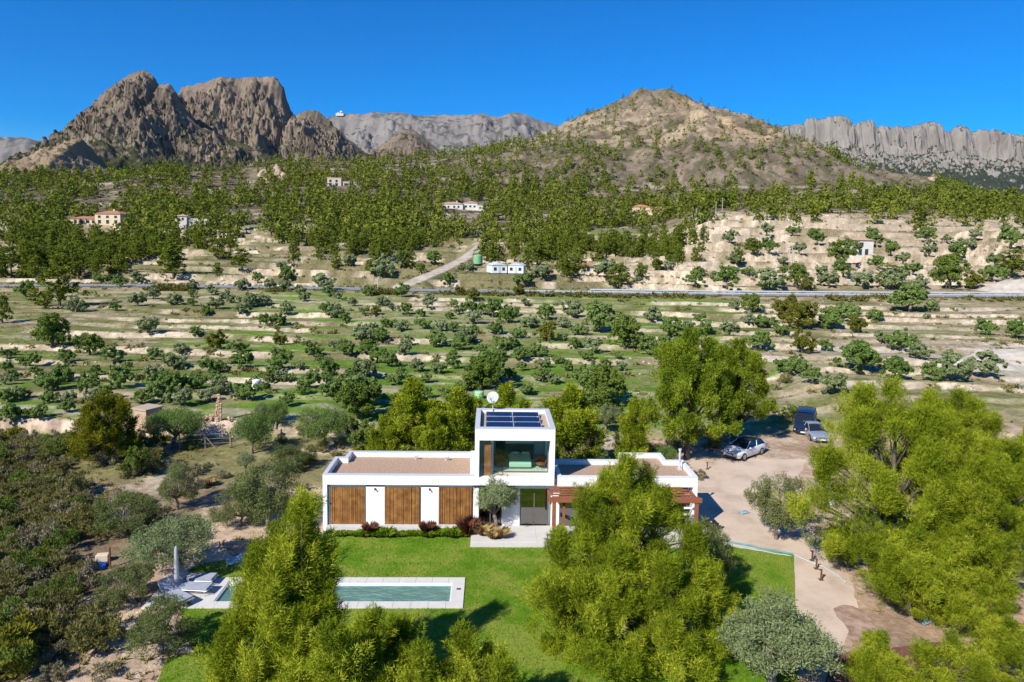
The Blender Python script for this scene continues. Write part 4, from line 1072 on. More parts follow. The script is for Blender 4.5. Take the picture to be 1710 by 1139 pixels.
for (px_, py_, D_, rz_, lab) in ((1470, 1064, 25.5, .4, 'small bushy pine growing out of the mulch beside the grey olive'), (1592, 1066, 25, 1.9, 'small yellow-green pine in the middle of the mulch bed'), (1690, 1040, 26.5, 3.2, 'small pine in the lower frame corner past the mulch bed'), (1640, 985, 29, 5.2, 'low pine standing behind the mulch bed under the tall pines'), (1560, 960, 31, 2.8, 'low pine under the tall pine by the end of the hose'), (1415, 880, 36.5, 1.0, 'low pine skirt beside the white bag at the drive edge'), (1525, 890, 31.5, .2, 'dense low pine in front of the widest pine trunk'), (1590, 855, 33, 4.4, 'dense middle-height pine below the tall group')):
    p, h_ = at_row(px_, py_, D_)
    plant('pine_tree', lab, 'pine tree', PM_SMALL, p, (h_ / 3.9 * 1.15, h_ / 3.9 * 1.15, h_ / 3.9), rz_, 'small pines around the mulch bed')
# the rounded pair behind the drive and the pines behind the villa
PM_ROUND = pine_meshes('round_pine', [(0, 0, 3.2, 10, 2.6), (-2.3, 0, 2.6, 8.9, 2.0), (2.2, .4, 3.0, 9.2, 2.1), (-.8, -2.2, 2.0, 8.2, 2.1), (1.4, -2.0, 2.4, 7.4, 2.0), (0, 2.3, 3.2, 9.2, 2.1), (-2.8, -1.4, 2.0, 5.8, 1.6), (3.1, -1.2, 2.4, 6.4, 1.5)], 1700, 62, 15, needle_d, .95, .38, wind=(.08, .05), bw=(.045, .075), r0=.28, bough=1.3, shrink=.80)
PM_SLIM = pine_meshes('slim_pine', leaders_ring(6.5, 2.0, 6, 8, z0=.04, wide=.6), 800, 62, 16, needle_m, .9, .32, wind=(.12, .06), bw=(.04, .07), r0=.14, bough=.95, shrink=.92)
for (px_, py_, pyt, rz_, M_, h0, lab) in ((1153, 776, 560, 0, PM_ROUND, 10, 'dense dark pine with a thick bare trunk behind the villa roof flue'), (1236, 742, 574, 2.4, PM_ROUND, 10, 'dense pine leaning over the white hatchback')):
    b_ = ground(px_, py_); b_ = b_ + np.array([0, 1.3, 0]); p, h_ = at_row(px_, pyt, b_[1] + 41)
    plant('pine_tree', lab, 'pine tree', M_, b_, ((h_ - b_[2]) / h0 * .95,) * 2 + ((h_ - b_[2]) / h0,), rz_, 'pines behind the villa')
for (px_, pyt, D_, rz_, w_, lab) in ((688, 640, 52, .3, 1.2, 'bright green pine behind the long gravel roof, the tallest there'), (640, 700, 50.5, 1.5, .9, 'short pine behind the stepped corner of the long roof'), (768, 655, 52, 2.7, 1.25, 'green pine beside the tower wall behind the air conditioner'), (846, 648, 55, 4.0, 1.3, 'pine crown rising behind the satellite dish'), (952, 652, 51.5, 5.0, 1.2, 'bright pine standing close behind the tower on the flue side'), (725, 690, 50, 3.4, 1.0, 'low pine behind the two roof vents'), (1060, 672, 53, 2.0, .8, 'slim young pine behind the stepped roof of the pergola wing')):
    p, h_ = at_row(px_, pyt, D_)
    plant('pine_tree', lab, 'pine tree', PM_SLIM, p, (h_ / 6.5 * w_, h_ / 6.5 * w_, h_ / 6.5), rz_, 'pines behind the villa')

# ------------------------------------------------------------------ labels that say where a repeated plant stands
LANDMARKS = [('the ruined stone pillar', 364, 690), ('the small stone hut', 246, 704), ('the white water container', 428, 645), ('the satellite dish', 819, 668), ('the domed green tank', 800, 655),
             ('the two white cabins', 846, 455), ('the track-side tank', 797, 436), ('the track junction', 640, 482), ('the white farmhouse', 1436, 428), ('the quarry heap', 1690, 480),
             ('the yellow villa', 172, 372), ('the white hatchback', 1240, 752), ('the round yellow pine', 178, 720), ('the blue tarpaulin', 160, 950), ('the road-end pine', 100, 490),
             ('the end of the guardrail', 862, 490), ('the mid-field riser', 560, 560), ('the mid-field round olive', 730, 640), ('the road-side frame edge', 1690, 600), ('the lone round slope tree', 1340, 580),
             ('the terrace frame edge', 15, 640), ('the woodland villa', 770, 345), ('the low white villa', 325, 372), ('the ridge house', 562, 306), ('the stony bank pine', 1537, 385), ('the hill top', 1090, 170), ('the hill side scar', 1220, 225)]
ORD = ['', 'second', 'third', 'fourth', 'fifth', 'sixth', 'seventh', 'eighth', 'ninth', 'tenth', 'eleventh', 'twelfth', 'thirteenth', 'fourteenth', 'fifteenth', 'sixteenth', 'seventeenth', 'eighteenth', 'nineteenth', 'twentieth']
OCT = ['right of', 'up and right of', 'straight above', 'up and left of', 'left of', 'down and left of', 'straight below', 'down and right of']
def name_by_place(items, what):
    """items: list of (px, py); what(i) -> noun phrase. Says which one by the mark it stands by, the side, and the order outwards."""
    P = np.array(items, float)
    M = np.array([(a, b2) for _, a, b2 in LANDMARKS], float)
    d = P[:, None] - M[None]; d2 = np.hypot(d[..., 0], d[..., 1] * 1.6)
    near = d2.argmin(1); groups = {}
    for i, k in enumerate(near):
        dx, dy = d[i, k]; o = int(round(math.atan2(-dy * 1.6, dx) / (math.pi / 4))) % 8
        groups.setdefault((k, o, what(i)), []).append((d2[i, k], i))
    lab = [''] * len(P)
    for (k, o, wh), L_ in groups.items():
        L_.sort()
        for r_, (_, i) in enumerate(L_):
            t_ = '%s, %s %s %s' % (wh, ('%s' % ORD[r_] if r_ and r_ < 20 else 'first' if not r_ else 'number %d' % (r_ + 1)), OCT[o], LANDMARKS[k][0])
            lab[i] = t_.replace('tree first', 'tree, first') if 0 else t_
    return lab

# ------------------------------------------------------------------ olives and other trees of the terraces (pixel of the trunk foot in three enlarged tiles, crown width there)
TA = [(35,900,80),(150,935,95),(330,920,85),(570,915,105),(770,905,80),(870,955,130),(905,880,85),(1050,970,110),(1190,870,95),(1210,955,120),(1375,895,60),(1545,850,75),(1570,890,80),(1640,985,110),(1675,850,70),(1400,960,110),(1360,1015,110),(1550,1045,110),(25,1030,70),(215,1035,90),(290,1050,130),(435,1070,110),(600,1045,130),(770,1000,110),(790,1060,120),(880,1060,110),(960,1050,100),(1105,1075,110),(1035,1115,95),(1240,1110,100),(1190,1105,70),(810,1120,130),(900,1135,140),(40,1120,90),(120,1100,70),(250,1120,85),(345,1125,90),(1430,1139,80),
      (690,635,100),(870,630,80),(765,600,80),(510,525,90),(690,520,90),(1080,650,90),(1030,685,60),(1215,675,90),(1435,675,85),(1335,735,80),(1398,735,80),(740,770,120),(980,790,65),(385,665,90),(575,660,55),(960,635,50),(130,590,90),(1060,580,80),(965,590,50),(1240,640,100),(1310,635,90),(1525,615,65),(1435,515,85),(1410,455,60),(1620,555,130),(1650,585,70),(1210,555,80),(1425,555,75),(1500,580,70),(1630,670,70),(1680,695,90),(1690,600,50),(960,555,70),(1130,600,60),(600,540,70),(1290,520,60),(1350,550,70),(1160,620,50),(60,880,60)]
TA += [(70, 1010, 70), (180, 985, 60), (480, 985, 60), (520, 1105, 90), (690, 1010, 60), (640, 960, 55), (1270, 1040, 80), (1450, 1010, 60), (1500, 960, 60), (1640, 1090, 80), (1600, 925, 60), (1110, 960, 60), (340, 1010, 60), (30, 960, 60), (710, 1125, 100), (980, 1000, 60), (1330, 1060, 60), (450, 1125, 80)]
TA += [(int(x * 2.9965), int((y - 300) * 2.9965), w_ * 3) for x, y, w_ in ((30, 668, 30), (80, 655, 28), (62, 700, 34), (18, 715, 36), (112, 690, 26), (100, 640, 24), (330, 650, 26), (360, 640, 22), (470, 640, 30), (505, 660, 26), (520, 640, 22), (560, 655, 30), (315, 715, 28), (545, 640, 20), (400, 660, 24), (290, 640, 24))]
TB = [(300,1000,70),(420,1020,60),(560,950,80),(610,1060,90),(540,1110,80),(330,1080,90),(420,1100,80),(850,1010,70),(900,960,60),(860,840,60),(700,880,70),(560,900,60),(930,1080,80),(1130,960,60),(1380,900,60),(1400,960,70),(160,760,60),(20,720,60),(540,700,50),(400,690,50),(250,650,40),(560,640,50),(15,610,30),(55,635,60),(130,585,65),(300,590,75),(205,635,70),(115,680,65),(320,680,80),(430,645,70),(440,610,60),(590,675,70),(655,680,110),(760,690,120),(660,725,100),(840,690,90),(825,720,100),(920,635,60),(1155,685,110),(1020,705,100),(940,745,100),(1110,740,75),(1190,780,90),(1300,765,190),(1270,640,50),(1560,710,110),(1660,790,120),(230,745,75),(295,765,75),(405,750,90),(495,760,85),(560,765,70),(665,775,60),(770,775,85),(885,795,80),(1110,810,60),(105,805,100),(200,815,90),(330,835,80),(475,840,105),(590,855,100),(620,825,130),(805,855,120),(790,895,85),(890,905,90),(975,890,110),(1165,850,70),(1260,870,115),(1225,900,80),(1460,850,80),(1545,880,130),(1630,840,90),(15,840,60),(30,890,90),(140,880,100),(180,920,100),(315,880,85),(240,940,90),(375,965,95),(485,975,85),(700,950,100),(115,990,130),(60,1015,100),(270,1030,90),(1085,925,60),(1010,945,80),(750,1020,200),(1010,1015,100),(1060,1025,90),(1240,1035,170),(1325,940,60),(60,1100,200),(130,1139,170),
      (215,495,120),(195,430,70),(465,430,80),(530,530,70),(915,535,110),(45,430,80),(1000,500,110),(1330,510,150),(1580,445,50),(1640,450,60),(1480,520,50),(1385,540,50),(1035,590,50),(640,460,60),(830,470,50),(600,455,40)]
TC = [(30,760,70),(105,780,90),(235,785,120),(85,710,70),(330,730,90),(410,745,110),(260,650,60),(490,780,80),(720,860,70),(730,750,130),(800,710,150),(960,715,80),(1140,665,200),(1240,660,70),(1220,700,40),(1515,780,105),(1665,800,110),(995,820,90),(1090,860,140),(1185,900,130),(870,960,210),(1060,1000,150),(750,1075,150),(650,1020,110),(540,980,140),(390,860,130),(1250,1010,110),(1340,1010,200),(1510,990,200),(600,970,90),
      (270,420,80),(430,395,90),(500,430,60),(580,370,80),(420,300,80),(550,305,70),(235,315,70),(670,350,80),(945,275,60),(960,360,80),(1040,400,80),(1100,430,80),(690,480,70),(800,490,90),(730,545,120),(430,550,150),(220,545,140),(60,545,100),(80,490,60),(900,545,120),(1050,550,150),(1550,510,120),(1230,400,80),(1220,340,100),(1380,410,90),(1440,380,60),(1320,330,60),(1390,340,60),(1460,330,60),(1640,340,120),(1560,440,90),(970,450,80),(1190,545,90),(1300,450,80),(1150,480,90),(320,480,60)]
# other kinds among them
GREEN_ = [('A',450,880,130),('A',260,840,180),('A',290,825,120),('B',320,450,100),('B',1500,490,80),('B',1420,850,190),('B',700,1060,200),('B',1310,1130,240),('C',800,430,150),('C',570,545,140),('C',1330,550,200),('C',350,400,80),('C',350,670,120),('B',400,470,60),('B',160,480,60),('C',650,300,60)]
YELL_ = [('C',515,700,140),('C',590,750,180),('C',600,870,140),('C',870,770,100),('C',1450,550,110),('B',1030,810,115),('A',1085,850,110),('A',1400,830,75),('B',175,685,60),('B',590,575,50),('B',885,580,60),('B',660,610,80),('A',560,480,60),('C',620,560,70)]
def tp(t_, x, y):
    return ({'A': 0, 'B': 570, 'C': 1140}[t_] + x / 2.9965, 300 + y / 2.9965)
def small_olive(seed, n_=5, nl=1100, mat=None, R=1.5, h1=3.1, rr=.95, sz=(.22, .42), flat=.8, h0=.30):
    return olive_meshes('olive%d' % seed, rand_lumps(n_ + 3, R * .85, h0, h1, rr * 1.12, seed, flat), nl * 2, seed, mat or olive_m, sz, (.12, .22), h=1.8, r0=.15, up=.3, shell=True)
OL = [small_olive(101, 5, 1500), small_olive(102, 4, 1300, R=1.3, rr=1.05), small_olive(103, 6, 1700, R=1.7, rr=.85), small_olive(104, 3, 1200, R=1.5, h1=2.9, rr=1.0), small_olive(105, 5, 1500, mat=olive_g), small_olive(106, 6, 1600, mat=olive_g, R=1.5, rr=1.0), small_olive(107, 4, 1400, mat=olive_g, R=1.2, rr=1.1)]
GT = [olive_meshes('green_tree%d' % i, rand_lumps(10, 2.1, .2, 4.6, 1.5, 120 + i, .9), 5000, 120 + i, carob_m, (.2, .36), (.12, .22), h=3, r0=.2, up=.2, bark=bark_m, shell=True) for i in range(2)]
YT = [olive_meshes('yellow_tree%d' % i, rand_lumps(8, 1.5, .2, 3.6, 1.25, 130 + i, .95), 4200, 130 + i, leaf_mat('yellow_green_leaves', (.085, .105, .014), (.16, .17, .024), .3, (.22, .19, .04)), (.16, .3), (.1, .18), h=2.4, r0=.14, up=.3, bark=bark_m, shell=True) for i in range(2)]
OSRC = {}
pts_ = []; info = []
rnd = random.Random(77)
for t_, L_ in (('A', TA), ('B', TB), ('C', TC)):
    for x, y, wd in L_:
        px_, py_ = tp(t_, x, y); k = rnd.randrange(len(OL))
        if py_ > 560 and rnd.random() < .5: k = rnd.choice((4, 5, 6))
        pts_.append((px_, py_)); info.append((k, wd / 2.9965))
adj = ['grey-green olive tree', 'dark green olive tree']
lab = name_by_place(pts_, lambda i: adj[info[i][0] > 3])
for (px_, py_), (k, wd), lb in zip(pts_, info, lab):
    g = ground(px_, py_ - 1); D_ = g[1] + 41
    s_ = wd * D_ / FPX / (3.3, 3.1, 3.5, 3.2, 3.3, 3.3, 3.0)[k] * .93
    plant('olive_tree', lb, 'olive tree', OL[k], g, (s_, s_, s_ * rnd.uniform(.80, .98)), rnd.uniform(0, 6.28), 'olive trees on the terraces')
for L_, MM_, nm, wh, w0, gr in ((GREEN_, GT, 'carob_tree', 'dense dark green tree', 5.2, 'dark broadleaf trees among the olives'), (YELL_, YT, 'almond_tree', 'yellow-green bushy tree', 3.9, 'yellow-green trees among the olives')):
    pp = [tp(a, b2, c_) for a, b2, c_, _ in L_]
    lab = name_by_place(pp, lambda i: wh)
    for (px_, py_), (_, _, _, wd), lb in zip(pp, L_, lab):
        g = ground(px_, py_ - 1); s_ = wd / 2.9965 * (g[1] + 41) / FPX / w0
        plant('tree', lb, 'tree', MM_[rnd.randrange(2)], g, (s_, s_, s_ * rnd.uniform(.85, 1.05)), rnd.uniform(0, 6.28), gr)

# ------------------------------------------------------------------ pines beyond the road: the largest ones one by one
def far_pine(seed, n_, leaves, h=9., R=2.9, mat=None, cone=False):
    rn = random.Random(seed); lp = []
    for i in range(n_):
        f = i / (n_ - 1); z = h * (.20 + .70 * f); e = R * 1.15 * (1 - f) ** .42 * (.75 + .25 * rn.random()) if not cone else R * (1.02 - f) * .9
        th = i * 2.4 + rn.uniform(-.5, .5); d = e * rn.uniform(.35, .7)
        q = (1.95 - .6 * f) * rn.uniform(.8, 1.2) * R / 2.9
        lp.append((d * math.cos(th), d * math.sin(th), z, q, q, q * .72))
    r2 = np.random.default_rng(seed); lq = np.array(lp)
    cs, nn = lump_shell(lq[:, :3], lq[:, 3:], max(30, leaves // 12), r2, .55)
    p, nrm = lump_shell(cs, np.full((len(cs), 3), .50) * r2.uniform(.6, 1.3, (len(cs), 1)), leaves, r2, .2)
    T = shell_blades(p, unit(nrm + np.array([0, 0, .35])), r2.uniform(.45, .85, leaves), r2.uniform(.22, .40, leaves), r2, .5)
    mb = MB(); mb.tube([(0, 0, -.6), (0.05, 0, h * .3), (.1, .05, h * .8)], [.22, .17, .05], 6, False)
    for q in lp[::2]: mb.tube([(.06, .02, q[2] * .7), (q[0], q[1], q[2])], [.08, .03], 4, False)
    return mb.mesh('far_pine_trunk', bark_m, True), leaves_mesh('far_pine_crown', T, mat or far_n)
FP = [far_pine(201, 9, 1500), far_pine(202, 11, 1700, 10, 2.6), far_pine(203, 8, 1500, 8, 3.2), far_pine(204, 10, 1500, 9.5, 2.4), far_pine(205, 7, 1300, 7.5, 2.9)]
FH = [9, 10, 8, 9.5, 7.5]
# hand-placed ones: foot pixel, top row, crown width in pixels
HAND = [(100, 511, 447, 70), (290, 465, 408, 62), (285, 440, 398, 50), (5, 540, 490, 26), (363, 462, 438, 20), (363, 433, 398, 42), (453, 398, 360, 40), (404, 448, 412, 36), (543, 425, 385, 44), (1537, 395, 353, 44), (1690, 462, 410, 60), (813, 436, 388, 40), (897, 445, 392, 50), (945, 462, 425, 40), (965, 462, 428, 36), (1232, 444, 404, 26), (1256, 432, 405, 28), (1490, 470, 440, 50), (1035, 478, 440, 46)]
BELOW = [(-60, 470), (0, 474), (90, 462), (160, 447), (230, 446), (290, 410), (330, 408), (420, 398), (500, 415), (560, 420), (620, 425), (690, 415), (760, 402), (820, 420), (860, 428), (980, 428), (1060, 430), (1130, 434), (1165, 430), (1190, 372), (1240, 360), (1400, 358), (1560, 358), (1710, 360), (1800, 362)]
bx, by = np.array(BELOW).T
CLEAR = [(172, 376, 34, 16), (128, 380, 16, 8), (322, 376, 30, 10), (300, 330, 20, 8), (180, 337, 28, 8), (560, 312, 22, 8), (772, 350, 34, 10), (1085, 356, 22, 6), (300, 395, 12, 6), (150, 340, 24, 8), (620, 318, 26, 5), (690, 300, 30, 5), (960, 395, 10, 6), (505, 385, 14, 5), (430, 395, 30, 9), (790, 414, 26, 14), (1000, 330, 20, 4), (1290, 300, 60, 14), (1500, 300, 60, 14)]
rf = np.random.default_rng(5)
N_ = 34000
Dc = 195 + (rf.random(N_) ** .75) * 640
uc = (rf.random(N_) * 2 - 1) * .86
xc = Dc * uc; yc = Dc - 41
zc = land(xc, yc)
pc = proj(np.stack([xc, yc, zc], 1))
ok = pc[:, 1] < np.interp(pc[:, 0], bx, by) + 34 * rf.random(N_) ** 4
for a, b2, c_, d_ in CLEAR: ok &= ~((np.abs(pc[:, 0] - a) < c_) & (pc[:, 1] > b2 - d_ * .6) & (pc[:, 1] < b2 + d_ * 1.7))
dens = .10 + .90 * sstep(fbm(xc / 34, yc / 34, 301, 4), .41, .52)
dens = dens * np.interp(pc[:, 1], [165, 205, 230, 258, 285, 330], [.05, .12, .28, .62, .85, 1.0])
Lc = land(xc, yc, True)
hillx = (pc[:, 0] > 880) & (pc[:, 0] < 1330) & (pc[:, 1] < 262)
dens = np.where(hillx, dens * .85 + .02, dens)
bare = (np.abs(pc[:, 0] - 1110) < 70) & (np.abs(pc[:, 1] - 272) < 22) | (np.abs(pc[:, 0] - 1450) < 95) & (np.abs(pc[:, 1] - 296) < 17)
dens = np.where(bare, dens * .12, dens)
ok &= rf.random(N_) < dens * .85
idx = np.where(ok)[0]
# keep a minimum distance
cell = {}; keep = []
for i in idx[np.argsort(Dc[idx])]:
    md = 3.6 if Dc[i] < 420 else 4.6
    cx_, cy_ = int(xc[i] // 5), int(yc[i] // 5); good = True
    for a in (-1, 0, 1):
        for b2 in (-1, 0, 1):
            for j in cell.get((cx_ + a, cy_ + b2), ()):
                if (xc[i] - xc[j]) ** 2 + (yc[i] - yc[j]) ** 2 < md * md: good = False; break
    if good: cell.setdefault((cx_, cy_), []).append(i); keep.append(i)
inview = [i for i in keep if -25 < pc[i, 0] < 1735]
singles = inview[:300 - len(HAND) - 27]
rest = sorted(set(keep) - set(singles))
pts_ = [(a, b2) for a, b2, _, _ in HAND] + [tuple(pc[i]) for i in singles]
kk = [rnd.randrange(5) for _ in pts_]
nouns = ['rounded green pine', 'tall green pine', 'broad green pine', 'narrow green pine', 'low bushy pine']
lab = name_by_place(pts_, lambda i: nouns[kk[i]])
for q, (px_, py_, pt, wd) in enumerate(HAND):
    g = ground(px_, py_); D_ = g[1] + 41; k = kk[q]
    hh = (py_ - pt) * D_ / FPX; ww = wd * D_ / FPX
    plant('pine_tree', lab[q], 'pine tree', FP[k], g, (ww / 5.6, ww / 5.6, hh / FH[k]), rnd.uniform(0, 6.28), 'pines beyond the road')
for q, i in enumerate(singles):
    k = kk[len(HAND) + q]; s_ = rnd.uniform(.62, 1.08)
    plant('pine_tree', lab[len(HAND) + q], 'pine tree', FP[k], (xc[i], yc[i], zc[i]), (s_ * 1.05, s_ * 1.05, s_ * .95), rnd.uniform(0, 6.28), 'pines beyond the road')
# the far wood as one mass
def low_tree(seed, leaves, h=8., R=2.7):
    rn = random.Random(seed); r2 = np.random.default_rng(seed); lp = []
    for i in range(7):
        f = i / 6; e = R * 1.1 * (1 - f) ** .45; th = i * 2.4 + rn.random(); q = (1.7 - .55 * f) * rn.uniform(.85, 1.2)
        lp.append((e * .55 * math.cos(th), e * .55 * math.sin(th), h * (.16 + .74 * f), q * 1.1, q * 1.1, q * .8))
    lq = np.array(lp)
    p, nrm = lump_shell(lq[:, :3], lq[:, 3:], leaves, r2, .5)
    return shell_blades(p, unit(nrm + np.array([0, 0, .3])), r2.uniform(.8, 1.5, leaves), r2.uniform(.5, .95, leaves) * (190 / leaves) ** .4, r2, .42)
LT = [low_tree(310 + i, 110) for i in range(5)] + [low_tree(320 + i, 52) for i in range(3)]
tri = []; tint = []
for i in rest:
    far_ = Dc[i] > 560 or not (-60 < pc[i, 0] < 1770)
    T = LT[5 + rnd.randrange(3)] if far_ else LT[rnd.randrange(5)]
    s_ = rnd.choice((rnd.uniform(.45, .8), rnd.uniform(.8, 1.15), rnd.uniform(1.0, 1.5))) * (.72 if pc[i, 1] < 240 else 1); a = rnd.uniform(0, 6.28); c_, q_ = math.cos(a), math.sin(a)
    tint.append(np.full(len(T) * 3, rnd.random(), np.float32))
    V = T.reshape(-1, 3) * s_
    tri.append(np.stack([V[:, 0] * c_ - V[:, 1] * q_ + xc[i], V[:, 0] * q_ + V[:, 1] * c_ + yc[i], V[:, 2] + zc[i] - .2], 1).reshape(-1, 3, 3))
T = np.concatenate(tri)
fm = leaves_mesh('pine_forest', T, leaf_mat('forest_needles', (.070, .098, .014), (.165, .195, .026), .25, (.24, .255, .04), attr='tint'))
fm.attributes.new('tint', 'FLOAT', 'POINT').data.foreach_set('value', np.concatenate(tint))
tag(link('pine_forest', fm), 'green pine forest covering the slopes below the mountains', 'forest', kind='stuff')
print('pines', len(keep), 'singles', len(singles), 'rest', len(rest), 'tris', len(T))

# ------------------------------------------------------------------ olives and shrubs of the garden
NO = [olive_meshes('garden_olive0', rand_lumps(8, 1.7, 1.0, 3.4, .85, 401, .85), 20000, 401, olive_m, (.08, .17), (.026, .046), h=2.2, r0=.14, up=.45, twig=25),
      olive_meshes('garden_olive1', rand_lumps(7, 1.8, 1.1, 3.3, .95, 402, .8), 19000, 402, olive_m, (.08, .17), (.026, .046), h=2.4, r0=.18, up=.15, droop=.2, twig=25),
      olive_meshes('garden_olive2', rand_lumps(8, 1.7, .6, 3.2, .95, 403, .85), 18000, 403, olive_g, (.09, .18), (.028, .05), h=2.0, r0=.15, up=.3, twig=20)]
NO += [olive_meshes('garden_olive3', rand_lumps(11, 1.9, .25, 2.9, .72, 404, .9), 18000, 404, leaf_mat('wild_olive_leaves', (.085, .115, .032), (.17, .205, .065), .3, (.28, .28, .13)), (.08, .17), (.025, .046), h=1.6, r0=.09, up=.55, twig=40),
       olive_meshes('garden_olive4', rand_lumps(10, 1.8, .5, 3.3, .66, 405, 1.15), 17000, 405, leaf_mat('wild_olive_leaves', (.085, .115, .032), (.17, .205, .065)), (.08, .17), (.025, .046), h=2.0, r0=.11, up=.3, twig=40)]
NW = 3.7; NH = 3.35
def box_olive(px_, py_, wd, pyt, k, lab_, rz_=0., grp='olive trees around the garden', nm='olive_tree', cat='olive tree', M_=None, mw=NW, mh=NH):
    g = ground(px_, py_); D_ = g[1] + 41
    s_ = wd * D_ / FPX / mw
    top = aty(px_, pyt, g[1] + .15 * wd * D_ / FPX)[2]
    return plant(nm, lab_, cat, (M_ or NO)[k], g, (s_, s_, max(.5, (top - g[2]) / mh)), rz_, grp)
box_olive(826, 886, 96, 788, 0, 'round grey-green olive on the terrace in front of the tower, dry grass at its foot', .4)
box_olive(1297, 902, 104, 793, 4, 'loose green olive alone on the gravel beside the driveway', 2.2)
box_olive(1186, 978, 84, 878, 4, 'shady olive with a pale trunk between the broad pine and the lawn corner', 1.0)
box_olive(1292, 1150, 215, 1003, 0, 'big silver-grey olive at the lower frame edge beside the driveway end', 3.0)
box_olive(296, 852, 72, 772, 4, 'olive with a bare pale trunk on the earth bank behind the loungers', 1.1)
box_olive(212, 896, 118, 822, 4, 'drooping olive behind the blue tarpaulin', 2.0)
box_olive(296, 960, 138, 858, 1, 'large drooping olive right behind the closed parasol', .2)
box_olive(450, 884, 118, 768, 4, 'spreading olive beside the end wall of the shuttered wing', 2.9)
box_olive(404, 878, 90, 800, 3, 'bushy olive in front of the spreading one by the shuttered wing', 4.2)
box_olive(212, 1012, 98, 926, 3, 'bushy olive between the blue tarpaulin and the pool end', 1.9)
box_olive(268, 1098, 128, 1000, 4, 'loose green olive below the pool end, at the edge of the lawn', .9)
box_olive(422, 758, 62, 688, 2, 'olive in front of the rubble terrace wall, beside the wire fence', 3.3)
box_olive(292, 745, 84, 678, 2, 'bright green tree in front of the rubble wall by the stone hut', 4.4)
box_olive(492, 782, 76, 734, 3, 'low wide olive behind the corner of the shuttered wing', 5.1)
box_olive(543, 748, 76, 676, 2, 'olive standing behind the left end of the bright pines', 1.7)
box_olive(438, 722, 26, 672, 0, 'old twin-crowned olive with a thick pale trunk on the rubble terrace', .6)
box_olive(462, 722, 34, 668, 2, 'second crown of the old olive above the rubble wall', 2.6)
box_olive(410, 792, 34, 758, 0, 'small thin olive in the dry grass behind the garden', 3.9)
box_olive(1012, 724, 50, 676, 0, 'grey olive behind the roof between two bright pines', 2.1)
box_olive(1095, 776, 70, 742, 2, 'low green bush behind the stepped roof of the pergola wing', 1.2)
box_olive(604, 752, 62, 690, 0, 'small dark tree between the bright pines and the roof corner', 1., 'dark trees behind the villa', 'tree', 'tree', GT, 5.2, 5.2)
box_olive(598, 700, 76, 628, 1, 'dark green tree above the roof corner of the shuttered wing', 2., 'dark trees behind the villa', 'tree', 'tree', GT, 5.2, 5.2)
box_olive(1000, 702, 90, 632, 0, 'dense dark tree just right of the bright pine by the tower', 3., 'dark trees behind the villa', 'tree', 'tree', GT, 5.2, 5.2)
box_olive(226, 798, 40, 752, 1, 'small dark tree beside the yellow round pine', 4., 'dark trees behind the villa', 'tree', 'tree', GT, 5.2, 5.2)
PM_YEL = pine_meshes('yellow_pine', [(0, 0, .4, 5.4, 1.9), (-1.3, 0, .3, 4.4, 1.5), (1.3, .2, .4, 4.5, 1.5), (0, -1.5, .3, 4.0, 1.5), (.2, 1.4, .4, 4.7, 1.5)], 900, 60, 405, leaf_mat('dull_yellow_needles', (.09, .105, .010), (.20, .20, .014), .25, (.30, .28, .03), attr='tint'), .8, .32, wind=(.05, .05), bw=(.04, .07), r0=.16)
box_olive(178, 768, 108, 656, 0, 'round dull-yellow pine on the terrace beside the stone hut', 0, 'pines of the garden', 'pine_tree', 'pine tree', [PM_YEL], 5.4, 5.4)

def shrub_mesh(seed, mat, nl=2200, R=.75, h=1.0, ln=(.09, .2), wd=(.025, .06), up=.8):
    return olive_meshes('shrub%d' % seed, rand_lumps(6, R, .05, h, .46, seed, .9), nl, seed, mat, ln, wd, h=.5, r0=.035, up=up, bark=bark_m)
SH = [shrub_mesh(501, bush_m), shrub_mesh(502, bush_m, R=.9, h=1.2), shrub_mesh(503, bush_g), shrub_mesh(504, bush_y, h=.9), shrub_mesh(505, carob_m, R=.8, h=1.1), shrub_mesh(506, bush_g, 1500, R=.6, h=.8), shrub_mesh(507, bush_m, 2600, R=1.0, h=1.0)]
SHN = ['olive-brown shrub', 'tall olive-brown shrub', 'silvery shrub', 'yellow-green shrub', 'dark green shrub', 'small silvery shrub', 'wide olive-brown shrub']
LANDMARKS += [('the scrub corner', 20, 1120), ('the upper scrub edge', 60, 760), ('the pale scrub rock', 55, 1105), ('the dead branches', 95, 895), ('the sandy bare spot', 30, 850), ('the chalky clearing', 160, 790)]
SCR = [(-170, 735), (40, 738), (150, 742), (262, 752), (262, 792), (215, 800), (150, 788), (110, 775), (92, 790), (120, 820), (146, 862), (152, 900), (138, 935), (146, 980), (152, 1040), (172, 1100), (196, 1150), (-170, 1160)]
W_ = [tuple(ground(a, b2)[:2]) for a, b2 in SCR]
wx = [a for a, _ in W_]; wy = [b2 for _, b2 in W_]
r5 = np.random.default_rng(17)
sx = r5.uniform(min(wx), max(wx), 5200); sy = r5.uniform(min(wy), max(wy), 5200)
ins = in_poly(sx, sy, W_); spts = []
for x, y in zip(sx[ins], sy[ins]):
    pq = proj(np.array([x, y, gz(x, y)]))
    if 5 < pq[0] < 62 and 835 < pq[1] < 862 or 105 < pq[0] < 210 and 775 < pq[1] < 812: continue
    if pq[0] < -70: continue
    if all((x - a) ** 2 + (y - b2) ** 2 > .98 ** 2 for a, b2 in spts): spts.append((x, y))
spts = spts[:290]
pxs = [tuple(proj(np.array([x, y, gz(x, y)]))) for x, y in spts]
kk = [rnd.choices(range(7), (5, 4, 3, 1.3, 2.5, 2, 4))[0] for _ in spts]
lab = name_by_place(pxs, lambda i: SHN[kk[i]])
